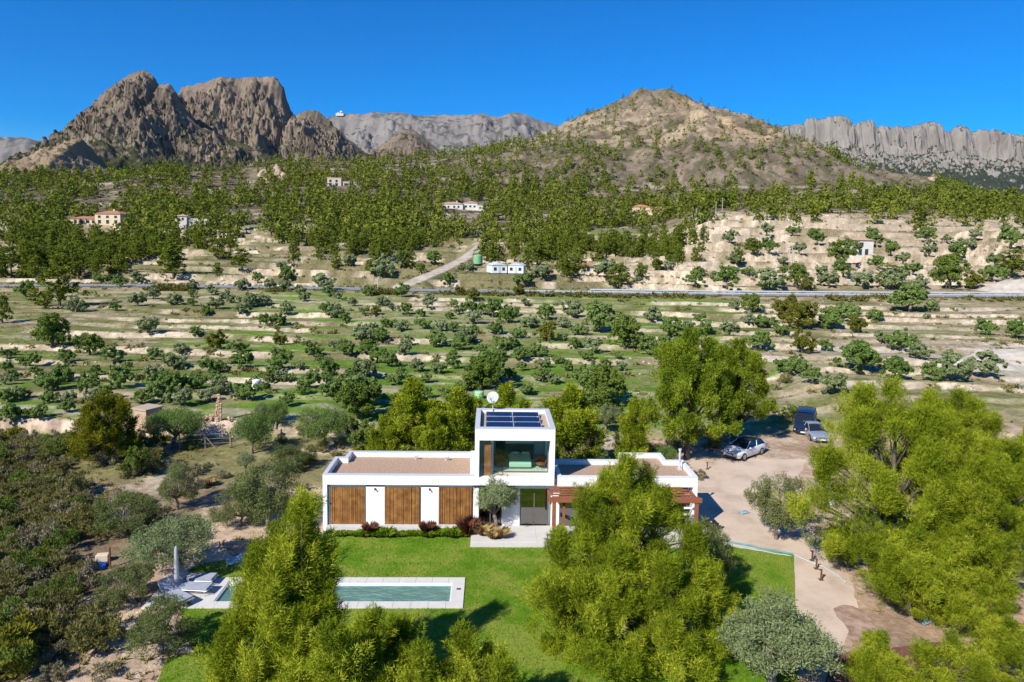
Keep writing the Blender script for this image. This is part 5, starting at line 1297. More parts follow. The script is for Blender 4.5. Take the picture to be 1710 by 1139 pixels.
for (x, y), k, lb in zip(spts, kk, lab):
    s_ = rnd.uniform(.72, 1.3); plant('shrub', lb, 'shrub', SH[k], (x, y, gz(x, y) - .05), (s_, s_, s_ * rnd.uniform(.8, 1.25)), rnd.uniform(0, 6.28), 'shrubs of the scrub beside the garden', ('stem', 'foliage'))
for px_, py_, k, s_, lab_ in ((14, 1132, 3, 1.9, 'bright yellow-green shrub in the lower frame corner'), (30, 1085, 3, 1.5, 'bright yellow-green shrub above the one in the frame corner'), (1165, 800, 5, .8, 'small shrub at the villa corner beside the driveway'), (1186, 885, 5, .7, 'small potted-looking bush at the shaded villa corner'), (1352, 702, 4, .9, 'dark bush beside the van under the pine'), (1322, 700, 4, 1.2, 'dark round bush between the pine and the van'), (1130, 752, 2, 1.2, 'silvery bush under the thick pine trunk'), (1190, 748, 0, 1.1, 'dry bush between the two dense pines'), (1060, 752, 4, 1.2, 'green bush behind the stepped roof'), (985, 742, 2, 1.3, 'grey bush behind the roof between tower and pine'), (1310, 640, 0, 1.2, 'brown bush right of the dense pine'), (1365, 795, 3, .5, 'tiny yellow bush on the driveway edge'), (515, 730, 0, 1.2, 'brown bush by the fence corner'), (240, 760, 6, 1.2, 'wide brown bush under the stone hut'), (330, 790, 5, .8, 'low grey bush on the chalky bank'), (372, 800, 5, .7, 'low grey bush at the olive trunk')):
    g = ground(px_, py_); plant('shrub', lab_, 'shrub', SH[k], g, s_, px_ % 6.0, None, ('stem', 'foliage'))

rg = random.Random(91); gp_ = []
for _ in range(900):
    px_, py_ = rg.uniform(130, 620), rg.uniform(706, 905)
    if px_ > 520 and py_ > 765 or py_ > 905 - max(0, px_ - 330) * .35 or 160 < px_ < 330 and 800 < py_ < 830: continue
    g = ground(px_, py_)
    if vn(g[0] / 3.2, g[1] / 3.2, 95) < .50 or any((g[0] - a) ** 2 + (g[1] - b2) ** 2 < 1.3 for a, b2, _, _, _ in gp_): continue
    gp_.append((g[0], g[1], g[2], px_, py_))
gp_ = gp_[:60]; kk = [rg.choices(range(7), (4, 2, 4, 1, 2, 5, 4))[0] for _ in gp_]
lab = name_by_place([(a[3], a[4]) for a in gp_], lambda i: 'low ' + SHN[kk[i]].replace('small ', '').replace('tall ', ''))
for (x, y, z, _, _), k, lb in zip(gp_, kk, lab):
    s_ = rg.uniform(.35, .85); plant('shrub', lb, 'shrub', SH[k], (x, y, z - .03), (s_ * 1.15, s_ * 1.15, s_), rg.uniform(0, 6.28), 'low shrubs among the garden olives', ('stem', 'foliage'))

def tuft(seed, n_, h, sp, mat, droop=.5, wd=(.012, .025), plume=0):
    r2 = np.random.default_rng(seed); th = r2.random(n_) * 6.283; q = r2.random(n_) ** .6 * sp
    o = np.stack([q * np.cos(th) * .35, q * np.sin(th) * .35, np.zeros(n_)], 1)
    ln = h * r2.uniform(.5, 1, n_)
    d1 = unit(np.stack([np.cos(th) * q / h, np.sin(th) * q / h, np.ones(n_)], 1)); w2 = r2.uniform(*wd, n_)
    s_ = unit(np.cross(d1, r2.normal(size=(n_, 3))))
    m_ = o + d1 * (ln * .6)[:, None]; d2 = unit(d1 + np.array([0, 0, -droop]) + np.stack([np.cos(th), np.sin(th), 0 * th], 1) * droop)
    e_ = m_ + d2 * (ln * .45)[:, None]
    T = np.stack([o - s_ * w2[:, None], o + s_ * w2[:, None], m_ + s_ * w2[:, None] * .8, e_], 1)
    return leaves_mesh('grass_tuft', T, mat)
RG = tuft(601, 520, 1.25, .50, red_m, .45, (.008, .016)); DG = tuft(602, 420, .95, .55, dry_m, .6, (.007, .014)); GG = tuft(603, 420, .55, .5, green_m, .6, (.014, .028))
for i, (px_, lab_) in enumerate(((618, 'dark red fountain grass between the first and second shutters'), (713, 'dark red fountain grass between the second and third shutters'), (781, 'largest dark red fountain grass beside the tower olive'), (722, 'thin red grass in front of the second wall strip'))):
    p = aty(px_, 886, -.55); s_ = (.72, .76, 1.05, .5)[i]
    tag(link('fountain_grass', RG, None, (p[0], (-.55, -.5, -.62, -.42)[i], .02), i * 1.3, (s_ * .95, s_ * .95, s_)), lab_, 'ornamental grass', 'red grasses along the shutters')
for i, (px_, py_, s_, lab_) in enumerate(((806, 893, 1.0, 'straw-coloured grass clump on the terrace before the olive trunk'), (838, 897, .8, 'straw-coloured grass clump on the tower side of the olive trunk'), (822, 899, .7, 'lowest straw-coloured grass clump under the terrace olive'), (350, 812, .8, 'lone straw-coloured grass clump on the dry bank'))):
    g = atz(px_, py_, .14) if i < 3 else ground(px_, py_)
    tag(link('dry_grass_clump', DG, None, tuple(g), i * 1.7, s_), lab_, 'ornamental grass', 'straw-coloured grass clumps')
fr_t = []
r6 = np.random.default_rng(61)
gv = np.array([v.co for v in GG.vertices]).reshape(-1, 4, 3)[::3]
for i in range(110):
    x = r6.uniform(-9.6, -1.1); y = r6.uniform(-.75, -.38); s_ = r6.uniform(.45, 1.0) * (1.25 if -4.2 < x < -1.6 or -7.6 < x < -6 else .75); a = r6.uniform(0, 6.28)
    V = gv.reshape(-1, 3) * s_; fr_t.append(np.stack([V[:, 0] * math.cos(a) - V[:, 1] * math.sin(a) + x, V[:, 0] * math.sin(a) + V[:, 1] * math.cos(a) + y, V[:, 2] + .02], 1).reshape(-1, 4, 3))
tag(link('grass_fringe', leaves_mesh('grass_fringe', np.concatenate(fr_t), green_m)), 'long green grass left uncut along the villa plinth', 'grass', kind='stuff')
# lawn blades
nb = 90000
bx_ = r6.uniform(-17, 19, nb); by_ = r6.uniform(-17, -.5, nb)
okb = in_poly(bx_, by_, LAWN) & ~((bx_ > DX0) & (bx_ < DX1) & (by_ > DY0) & (by_ < DY1)) & ~((bx_ > -1.05) & (by_ > -2.25) & (bx_ < 13))
bx_, by_ = bx_[okb], by_[okb]; nb = len(bx_)
T = blades(np.stack([bx_, by_, np.full(nb, .015)], 1), unit(np.stack([r6.normal(0, .5, nb), r6.normal(0, .5, nb), np.ones(nb)], 1)), r6.uniform(.05, .11, nb), r6.uniform(.02, .045, nb), r6)
tag(link('grass', leaves_mesh('grass', T, leaf_mat('lawn_blades', (.065, .150, .008), (.135, .245, .014), .4, (.25, .29, .05)))), 'mown green grass of the lawn', 'grass', kind='stuff')
# loose scrub, weeds and stones over the land
def scatter(name, lab_, cat, n_, area, mat, tmpl, cond, seed, smin, smax):
    r2 = np.random.default_rng(seed)
    D_ = area[0] + (area[1] - area[0]) * r2.random(n_) ** area[2]; u_ = r2.uniform(-.86, .86, n_)
    x, y = D_ * u_, D_ - 41; LL = land(x, y, True)
    k_ = cond(x, y, LL) > r2.random(n_)
    x, y, z, D_ = x[k_], y[k_], LL['z'][k_], D_[k_]
    n_ = len(x); s_ = r2.uniform(smin, smax, n_) ** 1.0; a = r2.uniform(0, 6.28, n_)
    t_ = r2.integers(0, len(tmpl), n_); out = []
    for j, T0 in enumerate(tmpl):
        m_ = t_ == j
        if not m_.any(): continue
        V = T0.reshape(-1, 3)[None] * s_[m_][:, None, None]
        c_, q_ = np.cos(a[m_])[:, None], np.sin(a[m_])[:, None]
        X = V[..., 0] * c_ - V[..., 1] * q_ + x[m_][:, None]; Y = V[..., 0] * q_ + V[..., 1] * c_ + y[m_][:, None]; Z = V[..., 2] + z[m_][:, None]
        out.append(np.stack([X, Y, Z], -1).reshape((-1,) + T0.shape[1:]))
    T = np.concatenate(out)
    return tag(link(name, leaves_mesh(name, T, mat)), lab_, cat, kind='stuff')
def bushlet(seed, n_, r_, ln, wd):
    r2 = np.random.default_rng(seed); d = unit(r2.normal(size=(n_, 3)) * np.array([1, 1, .6]) + np.array([0, 0, .5])); d[:, 2] = np.abs(d[:, 2])
    p = d * r_ * r2.uniform(.3, .9, (n_, 1)) * np.array([1, 1, .8])
    return blades(p, unit(d + .5 * r2.normal(size=d.shape)), r2.uniform(*ln, n_), r2.uniform(*wd, n_), r2)
B1 = [bushlet(700 + i, 34, .55, (.35, .6), (.16, .3)) for i in range(4)]
B2 = [bushlet(710 + i, 12, .14, (.18, .36), (.05, .1)) for i in range(4)]
def c_field(x, y, LL):
    e = LL['tm'] * sstep(LL['f'], .74, .86)
    return np.clip(.02 + .16 * sstep(LL['D'], 190, 205) * sstep(fbm(x / 12, y / 6, 808, 3), .42, .56) + .5 * e * sstep(fbm(x / 9, y / 9, 801, 3), .42, .6) + .45 * (1 - sstep(LL['road'], RW + 2, RW + 7)), 0, 1) * (LL['road'] > RW + .9) * (LL['track'] > 2.6)
scatter('scrub', 'low brown-green scrub on the terrace edges and road verges', 'scrub', 34000, (66, 350, .9), bush_m, B1, c_field, 81, .45, 1.25)
def c_hill(x, y, LL):
    return np.clip(.50 * sstep(fbm(x / 16, y / 16, 803, 4), .36, .58) * (1 - .5 * LL['rock']), 0, 1)
B3 = [bushlet(720 + i, 16, .7, (.7, 1.2), (.4, .7)) for i in range(4)]
scatter('hillside_scrub', 'dark low scrub dotted over the hill and the forest floor', 'scrub', 24000, (335, 860, .8), leaf_mat('hill_scrub_leaves', (.045, .055, .018), (.10, .11, .035), .2, (.15, .14, .06)), B3, c_hill, 82, .5, 1.5)
def c_weed(x, y, LL):
    nr = (y < 22) & (y > -16)
    lawn_ = in_poly(x, y, LAWN) | in_poly(x, y, drive) | ((x > -10.3) & (x < 13.2) & (y > -2.3) & (y < 5)) | ((x > DX0) & (x < DX1) & (y > DY0) & (y < DY1))
    return np.where(nr, .5 * sstep(fbm(x / 4, y / 4, 805, 3), .42, .6), .35 * sstep(fbm(x / 8, y / 5, 806, 3), .45, .6)) * (~lawn_) * (LL['track'] > 2.6) * (LL['road'] > RW + .5)
scatter('weeds', 'dry weeds and grass tufts on the bare earth and terraces', 'weeds', 30000, (24, 150, .9), leaf_mat('dry_weeds', (.13, .125, .03), (.25, .22, .07), .25, (.40, .32, .16)), B2, c_weed, 83, .5, 1.3)
def stone(seed, r_):
    b3 = bmesh.new(); bmesh.ops.create_icosphere(b3, subdivisions=1, radius=r_); rn = random.Random(seed)
    for v in b3.verts: v.co *= rn.uniform(.7, 1.2); v.co.z *= .65
    out = np.array([[tuple(v.co) for v in f.verts] for f in b3.faces]); b3.free(); return out
STN = [stone(i, .22) for i in range(4)]
stone_field = leaf_mat('field_stone', (.36, .28, .205), (.56, .46, .35), 0., (.46, .40, .33))
def c_stone(x, y, LL):
    w_ = ((y > 18.9) & (y < 20.4) & (x < -13) & (x > -34)) * .95
    e = LL['tm'] * sstep(LL['f'], .86, .9) * .30
    return np.clip(w_ + e + .012, 0, 1) * (LL['track'] > 2.6) * (LL['road'] > RW + .5) * ~(in_poly(x, y, LAWN) | in_poly(x, y, drive) | ((x > -10.3) & (x < 13.2) & (y > -2.3) & (y < 5)) | ((x > DX0) & (x < DX1) & (y > DY0) & (y < DY1)))
scatter('rubble', 'pale loose stones along the terrace edges and the rubble wall', 'stones', 26000, (24, 240, .9), stone_field, STN, c_stone, 84, .35, 1.3)

# ------------------------------------------------------------------ far buildings
cream_m = pm('cream_render', (.62, .50, .34), scale=.8); whiteh_m = pm('white_wall', (.60, .57, .52), scale=.6); tile_m = pm('terracotta_tile', (.40, .19, .11), (.28, .12, .07), 3, .9, .4, 6); pink_m = pm('pink_tile', (.45, .30, .24), (.36, .22, .17), 2, .9, .4, 5)
pane_m = pm('dark_pane', (.03, .04, .05), (.02, .03, .035), 2, .2, spec=.5)
def hip(mb, x0, x1, y0, y1, z, h, o=.4, gable=False):
    x0, x1, y0, y1 = x0 - o, x1 + o, y0 - o, y1 + o; r_ = (y1 - y0) / 2 if not gable else 0; ym = (y0 + y1) / 2
    a = x0 + min(r_, (x1 - x0) / 2 - .2); b2 = x1 - min(r_, (x1 - x0) / 2 - .2)
    mb.add([(x0, y0, z), (x1, y0, z), (x1, y1, z), (x0, y1, z), (a, ym, z + h), (b2, ym, z + h), (x0, y0, z - .12), (x1, y0, z - .12), (x1, y1, z - .12), (x0, y1, z - .12)],
           [(0, 1, 5, 4), (1, 2, 5), (2, 3, 4, 5), (3, 0, 4), (6, 7, 1, 0), (7, 8, 2, 1), (8, 9, 3, 2), (9, 6, 0, 3), (9, 8, 7, 6)])
def house(label, px_, py_, blocks, rz=0., wall=None, scale=1., cat='house'):
    """blocks: (x0, x1, y0, y1, height, roof height or 0 flat, roof material, windows [(x, z, w, h)], z offset)"""
    g = ground(px_, py_)
    h = thing('house', label, cat, (g[0], g[1], g[2]), rz, None, scale)
    for x0, x1, y0, y1, ht, rh, rm, win, zo in blocks:
        MB().box(x0, x1, y0, y1, zo - 2.5, ht).build('wall', wall or whiteh_m, h)
        rb = MB()
        if rh: hip(rb, x0, x1, y0, y1, ht + .14, rh)
        else: rb.ring([(x0 - .1, y0 - .1), (x1 + .1, y0 - .1), (x1 + .1, y1 + .1), (x0 - .1, y1 + .1)], [(x0 + .2, y0 + .2), (x1 - .2, y0 + .2), (x1 - .2, y1 - .2), (x0 + .2, y1 - .2)], ht + .003, ht + .4)
        rb.build('roof', rm if rh else (wall or whiteh_m), h)
        for wx_, wz_, ww_, wh_ in win:
            f_ = MB().ring([(0, 0)], [(0, 0)], 0, 0) if False else MB().box(wx_ - ww_ / 2 - .1, wx_ + ww_ / 2 + .1, y0 - .06, y0 - .004, wz_ - .1, wz_ + wh_ + .1).build('window', wall or whiteh_m, h)
            MB().box(wx_ - ww_ / 2, wx_ + ww_ / 2, y0 - .09, y0 - .061, wz_, wz_ + wh_).build('pane', pane_m, f_)
    return h
W3 = lambda xs, z, w_=1.1, h_=1.3: [(x, z, w_, h_) for x in xs]
house('yellow two-storey villa with a hipped terracotta roof among the pines', 180, 378, [(-7, 7, 0, 9, 5.6, 1.7, tile_m, W3((-4.5, 0, 4.5), 3.5, 1.5) + W3((-4.5, 0, 4.5), .6, 1.6, 1.9), 0), (-22, -7.1, 1.5, 9, 2.9, 1.3, tile_m, W3((-19, -15.5, -12, -9), .7, 1.6, 1.6), 0), (.5, 1.3, 4, 4.8, 7.9, 0, tile_m, [], 7)], -.12, cream_m, .95)
house('low white villa with a small pink hipped roof and long terraces', 322, 378, [(-9, -3, 0, 7, 4.6, 1.1, pink_m, W3((-7, -5), 2.6), 0), (-2.9, 7, 1, 8, 3.2, 0, pink_m, W3((-1, 2, 5), .8), 0), (7.1, 16, 1, 8, 3.0, .9, tile_m, W3((9, 12), .8, 1.4), 0)], .1, whiteh_m, .95)
house('pale flat-roofed house under construction on the ridge', 562, 311, [(-6, 3, 0, 8, 5.2, 0, pink_m, W3((-4, 0), 2.6, 1.4, 1.6) + W3((-4, 0), .2, 1.6, 1.8), 0), (3.1, 15, 1, 8, 2.8, 0, pink_m, W3((6, 10), .5, 2.2, 1.7), 0)], .15, pm('raw_block_wall', (.60, .50, .40), scale=.8), 1.1)
house('white villa with a wide pink tiled roof in the middle of the woods', 768, 350, [(-13, 2, 0, 9, 3.6, 1.5, pink_m, W3((-11, -8, -4, -1), .9, 1.3, 1.5), 0), (2.1, 12, 2, 10, 4.6, 1.2, pink_m, W3((4, 7, 10), 1.6, 1.4), 0), (12.1, 19, 0, 7, 2.6, 0, pink_m, W3((14, 17), .6), 0), (-3, -2.2, 4, 4.8, 5.6, 0, pink_m, [], 4.5)], -.05, whiteh_m, .9)
house('house with an orange roof just showing over the pines', 1072, 358, [(-5, 5, 0, 8, 4.4, 1.4, pm('orange_tile', (.55, .24, .10), (.45, .18, .07), 2), W3((-2, 2), 1), 0)], 0, cream_m, 1.)
house('long orange-roofed house at the wood edge', 1108, 359, [(-7, 7, 0, 7, 4.2, 1.2, pm('orange_tile', (.55, .24, .10)), W3((-4, 0, 4), 1), 0)], .1, cream_m, .9)
house('white two-storey farmhouse with a tan tiled roof among the terraces', 1440, 435, [(-4, 3.4, 0, 5.5, 5.0, 1.0, pm('tan_tile', (.48, .32, .19), (.38, .25, .15), 2), W3((-.6,), 3.0, 1.3, 1.3) + W3((-.9, 1.2), .1, 1.1, 2.0), 0), (-7.2, -4.1, .8, 5, 3.6, .7, pm('tan_tile', (.48, .32, .19)), W3((-5.5,), .9), 0)], -.06, whiteh_m, 1.15)
house('small shed with a terracotta roof beside the dark trees above the road', 982, 456, [(-2.5, 2.5, 0, 4, 2.0, .9, tile_m, W3((0,), .5), 0)], .3, whiteh_m, 1.)
house('hamlet house in the valley under the far crags, larger one', 1588, 299, [(-9, 3, 0, 9, 6, 0, tile_m, W3((-6, -1), 3, 2, 1.6), 0), (3.1, 12, 0, 8, 4, 1.2, tile_m, W3((6,), 1), 0)], 0, cream_m, 1.1)
house('hamlet house in the valley under the far crags, smaller one', 1562, 301, [(-5, 5, 0, 7, 4, 1.2, tile_m, W3((-2, 2), 1), 0)], 0, cream_m, 1.)
cab_m = pm('cabin_white', (.72, .73, .72), scale=1)
def cabin(px_, py_, rz, label):
    g = ground(px_, py_); h = thing('mobile_home', label, 'mobile home', tuple(g), rz, 'white cabins above the road')
    MB().box(-2.4, 2.4, 0, 7, .35, 2.75).build('wall', cab_m, h)
    q = MB(); v_ = [(-2.6, -.2, 2.76), (2.6, -.2, 2.76), (2.6, 7.2, 2.76), (-2.6, 7.2, 2.76), (0, -.2, 3.6), (0, 7.2, 3.6)]
    q.add(v_, [(0, 1, 4), (1, 2, 5, 4), (2, 3, 5), (3, 0, 4, 5), (3, 2, 1, 0)]); q.build('roof', pm('cabin_roof', (.55, .57, .58), scale=1), h)
    for x in (-1.4, 1.3): f_ = MB().box(x - .5, x + .5, -.05, -.004, 1.1, 2.2).build('window', galv, h); MB().box(x - .42, x + .42, -.08, -.051, 1.18, 2.12).build('pane', pane_m, f_)
    MB().box(-.35, .45, -.05, -.004, .4, 2.3).build('door', pm('pale_door', (.5, .52, .53)), h)
    MB().box(-2.3, 2.3, .1, 6.9, -.8, .345).build('base', frame_m, h)
cabin(834, 458, .25, 'white gabled cabin above the road, the one by the green tank side')
cabin(861, 459, -.15, 'white gabled cabin above the road, the one by the grey-green tree side')
tank_m = pm('green_tank', (.20, .42, .22), (.17, .37, .19), 1, .5)
def tank(label, loc, r_, h_, mat, dome=True):
    t_ = thing('water_tank', label, 'water tank', tuple(loc))
    MB().tube([(0, 0, -.3), (0, 0, h_)], r_, 20).build('tank_wall', mat, t_)
    MB().ico((0, 0, h_), (r_ * .99, r_ * .99, r_ * .22), 3).build('lid', mat, t_, True)
    q = MB()
    for k in range(3): q.ring([(math.cos(a * .314) * (r_ + .03), math.sin(a * .314) * (r_ + .03)) for a in range(20)], [(math.cos(a * .314) * (r_ - .01), math.sin(a * .314) * (r_ - .01)) for a in range(20)], h_ * (.2 + .3 * k), h_ * (.2 + .3 * k) + .07)
    q.build('hoop', mat, t_)
tank('green cylindrical water tank standing beside the sandy track', ground(798, 440), 1.6, 2.6, tank_m)
tank('pale green domed water tank behind the pines above the satellite dish', ground(800, 666), .50, .75, pm('pale_green_tank', (.30, .60, .36), scale=1, rough=.5))
tank('small white water container on the olive field', ground(428, 650), .45, .95, cab_m)
# poles
wood_m = pm('pole_grey', (.42, .40, .37), (.34, .32, .29), 2)
def pole(px_, py_, pyt, label, cross=True):
    g = ground(px_, py_); top = aty(px_, pyt, g[1])[2]; h_ = max(2, top - g[2])
    t_ = thing('utility_pole', label, 'utility pole', tuple(g), .3, 'utility poles on the slopes')
    MB().tube([(0, 0, -.5), (0, 0, h_)], [.20, .12], 8).build('mast', wood_m, t_)
    if cross:
        MB().box(-.9, .9, -.07, .07, h_ - .7, h_ - .55).build('crossarm', wood_m, t_)
        for x in (-.8, 0, .8): MB().tube([(x, 0, h_ - .55), (x, 0, h_ - .3)], .06, 6).build('insulator', pane_m, t_)
for a in ((1322, 447, 410, 'pale utility pole standing among trees just above the guardrail'), (1222, 408, 384, 'utility pole at the foot of the stony bank'), (1182, 388, 366, 'utility pole on the wood edge before the stony bank'), (1195, 360, 336, 'utility pole in the pines at the top of the stony bank'), (1162, 372, 348, 'utility pole in the pines beside the stony bank'), (1206, 352, 330, 'small utility pole in the pines on the bank rim'), (1597, 332, 314, 'utility pole at the pine rim near the hamlet'), (1555, 462, 444, 'short wooden pole beside the dark trees by the guardrail'), (456, 345, 320, 'tall utility pole in the left wood'), (303, 360, 342, 'utility pole over the low white villa'), (1043, 450, 432, 'utility pole behind the shed'), (631, 481, 466, 'white post at the track junction'), (951, 352, 340, 'short utility pole in the middle wood')):
    pole(*a)
# radar domes on the far ridge
q = aty(571, 189, 5200 - 41)
rd = thing('radar_station', 'tiny white radar domes on the far mountain ridge', 'radar station', (q[0], q[1] - 20, q[2] - 6))
MB().ico((0, 0, 9), 11, 3).build('dome', whiteh_m, rd, True); MB().ico((-22, 0, 2), 6, 3).build('dome', whiteh_m, rd, True); MB().box(-40, 16, -6, 6, -18, 1).build('building', whiteh_m, rd)
# quarry heap and ruins
def mound(px_, py_, w_, d_, h_, label, mat, name='earth_heap', cat='heap', seed=3):
    g = ground(px_, py_); n_ = 34
    u_, v_ = np.meshgrid(np.linspace(-1, 1, n_), np.linspace(-1, 1, n_))
    rr = np.sqrt(u_ ** 2 + v_ ** 2); X = u_ * w_; Y = v_ * d_
    Z = h_ * np.clip(1 - rr ** 1.6, 0, 1) * (.7 + .6 * fbm(u_ * 3 + seed, v_ * 3, seed, 4)) + .3 * (fbm(u_ * 9, v_ * 9, seed, 3) - .5) * h_ * (rr < .95) - .4
    Z = Z + land(X + g[0], Y + g[1]) - g[2]
    return tag(link(name, grid_mesh(name, X, Y, Z, mat), None, tuple(g)), label, cat)
chalk_m = pm('chalk', (.50, .455, .39), (.33, .285, .225), .5, 1, .6, 2, detail=8)
mound(1708, 486, 15, 8, 3.6, 'pale quarry heap beside the road at the frame edge', chalk_m)
mound(1700, 598, 9, 5, 1.6, 'pale eroded chalk bank on the sloping field at the frame edge', chalk_m, 'chalk_bank', 'bank', 5)
mound(1650, 612, 7, 4, 1.1, 'long pale chalk bank below the grey olives', chalk_m, 'chalk_bank', 'bank', 7)
mound(60, 1112, .8, .6, .75, 'pale weathered rock in the scrub beside the yellow shrub', pm('scrub_rock', (.42, .39, .35), (.25, .23, .20), 3, 1, .8, 6), 'rock', 'rock', 9)
for i, (px_, py_, w_, h_) in enumerate(((440, 293, 5, 5), (462, 290, 6, 6.5), (474, 296, 5, 4.5), (448, 298, 4, 3.5))):
    mound(px_, py_, w_, w_ * .8, h_, ('tall', 'largest', 'right-hand', 'lowest')[i] + ' tan rock of the outcrop above the left wood', pm('tan_outcrop', (.46, .34, .24), (.30, .22, .16), .3, 1, .8, .8), 'rock', 'rock', 20 + i)
rub_m = pm('ruin_stone', (.52, .37, .25), (.36, .25, .17), 2.4, 1, .8, 6, detail=8)
g = ground(364, 704)
ru = thing('ruin', 'ruined stone pillar with a low broken wall on the field edge', 'ruin', tuple(g), 0, None, (.62, .62, .80))
rn = random.Random(9)
stm = [MB().ico((0, 0, 0), (.30, .24, .17), 1, .22, rn).mesh('stone', rub_m) for _ in range(4)]
for k in range(15):
    for j in range(3 if k < 10 else 2):
        o_ = link('stone', rn.choice(stm), ru, ((j - 1) * .26 * (1.5 - k * .06) + .025 * k + rn.uniform(-.03, .03), rn.uniform(-.06, .06), .1 + k * .20), rn.uniform(0, 6), rn.uniform(.62, .9))
for k in range(46):
    x = -3.0 + 3.0 * rn.random() if k < 40 else rn.uniform(-2, 2); link('stone', rn.choice(stm), ru, (x, rn.uniform(-.4, .4), .1 + .55 * rn.random() * (1 + x / 4)), rn.uniform(0, 6), rn.uniform(.7, 1.2))
g = ground(247, 711)
hut = thing('stone_hut', 'small square stone hut with a flat roof beside the round yellow pine', 'hut', tuple(g), -.45)
MB().box(-.85, .85, -.8, .8, -.4, 1.35).build('wall', rub_m, hut); MB().box(-.95, .95, -.9, .9, 1.353, 1.5).build('roof', pm('hut_roof', (.46, .36, .26), scale=2), hut)
# wire fence in front of the rubble wall
fe = thing('wire_fence', 'wire fence on wooden posts in front of the rubble terrace wall', 'fence', tuple(ground(343, 750)))
fo = np.array(fe.location); post_w = pm('weathered_post', (.36, .28, .19), (.26, .20, .14), 3)
last = None
for px_, py_, brace in ((257, 752, 1), (300, 752, 0), (343, 750, 1), (385, 748, 0), (470, 742, 1), (512, 737, 0)):
    g = ground(px_, py_) - fo
    MB().tube([tuple(g - [0, 0, .3]), tuple(g + [0, 0, 1.35])], .06, 6).build('post', post_w, fe)
    if brace:
        for s_ in (-1, 1): MB().tube([tuple(g + [s_ * .85, 0, 0]), tuple(g + [0, 0, 1.05])], .035, 6).build('brace', post_w, fe)
    if last is not None:
        q = MB()
        for z in (.4, .8, 1.2): q.tube([tuple(last + [0, 0, z]), tuple(g + [0, 0, z])], .008, 4)
        q.build('wire', galv, fe)
    last = g

# ------------------------------------------------------------------ cars
def loft(sections, closed=True):
    v_ = []; f_ = []; k = len(sections[0])
    for s_ in sections: v_ += s_
    for i in range(len(sections) - 1):
        for j in range(k - 1): f_.append((i * k + j, i * k + j + 1, (i + 1) * k + j + 1, (i + 1) * k + j))
    if closed: f_.append(tuple(range(k))); f_.append(tuple(reversed(range((len(sections) - 1) * k, len(sections) * k))))
    return v_, f_
tyre_m = pm('tyre_rubber', (.025, .025, .027), scale=5, rough=.9); rim_m = pm('alloy_rim', (.42, .43, .45), scale=5, rough=.35, metal=.7)
carglass_m = pm('car_glass', (.015, .02, .028), (.012, .016, .022), 2, .08, spec=.7); lamp_m = pm('headlamp', (.62, .66, .70), scale=4, rough=.15, spec=.7); red_lamp = pm('tail_lamp', (.30, .02, .02), scale=4, rough=.2); blk = pm('black_trim', (.02, .02, .022), scale=4, rough=.4); plate_m = pm('number_plate', (.72, .72, .70), scale=4)
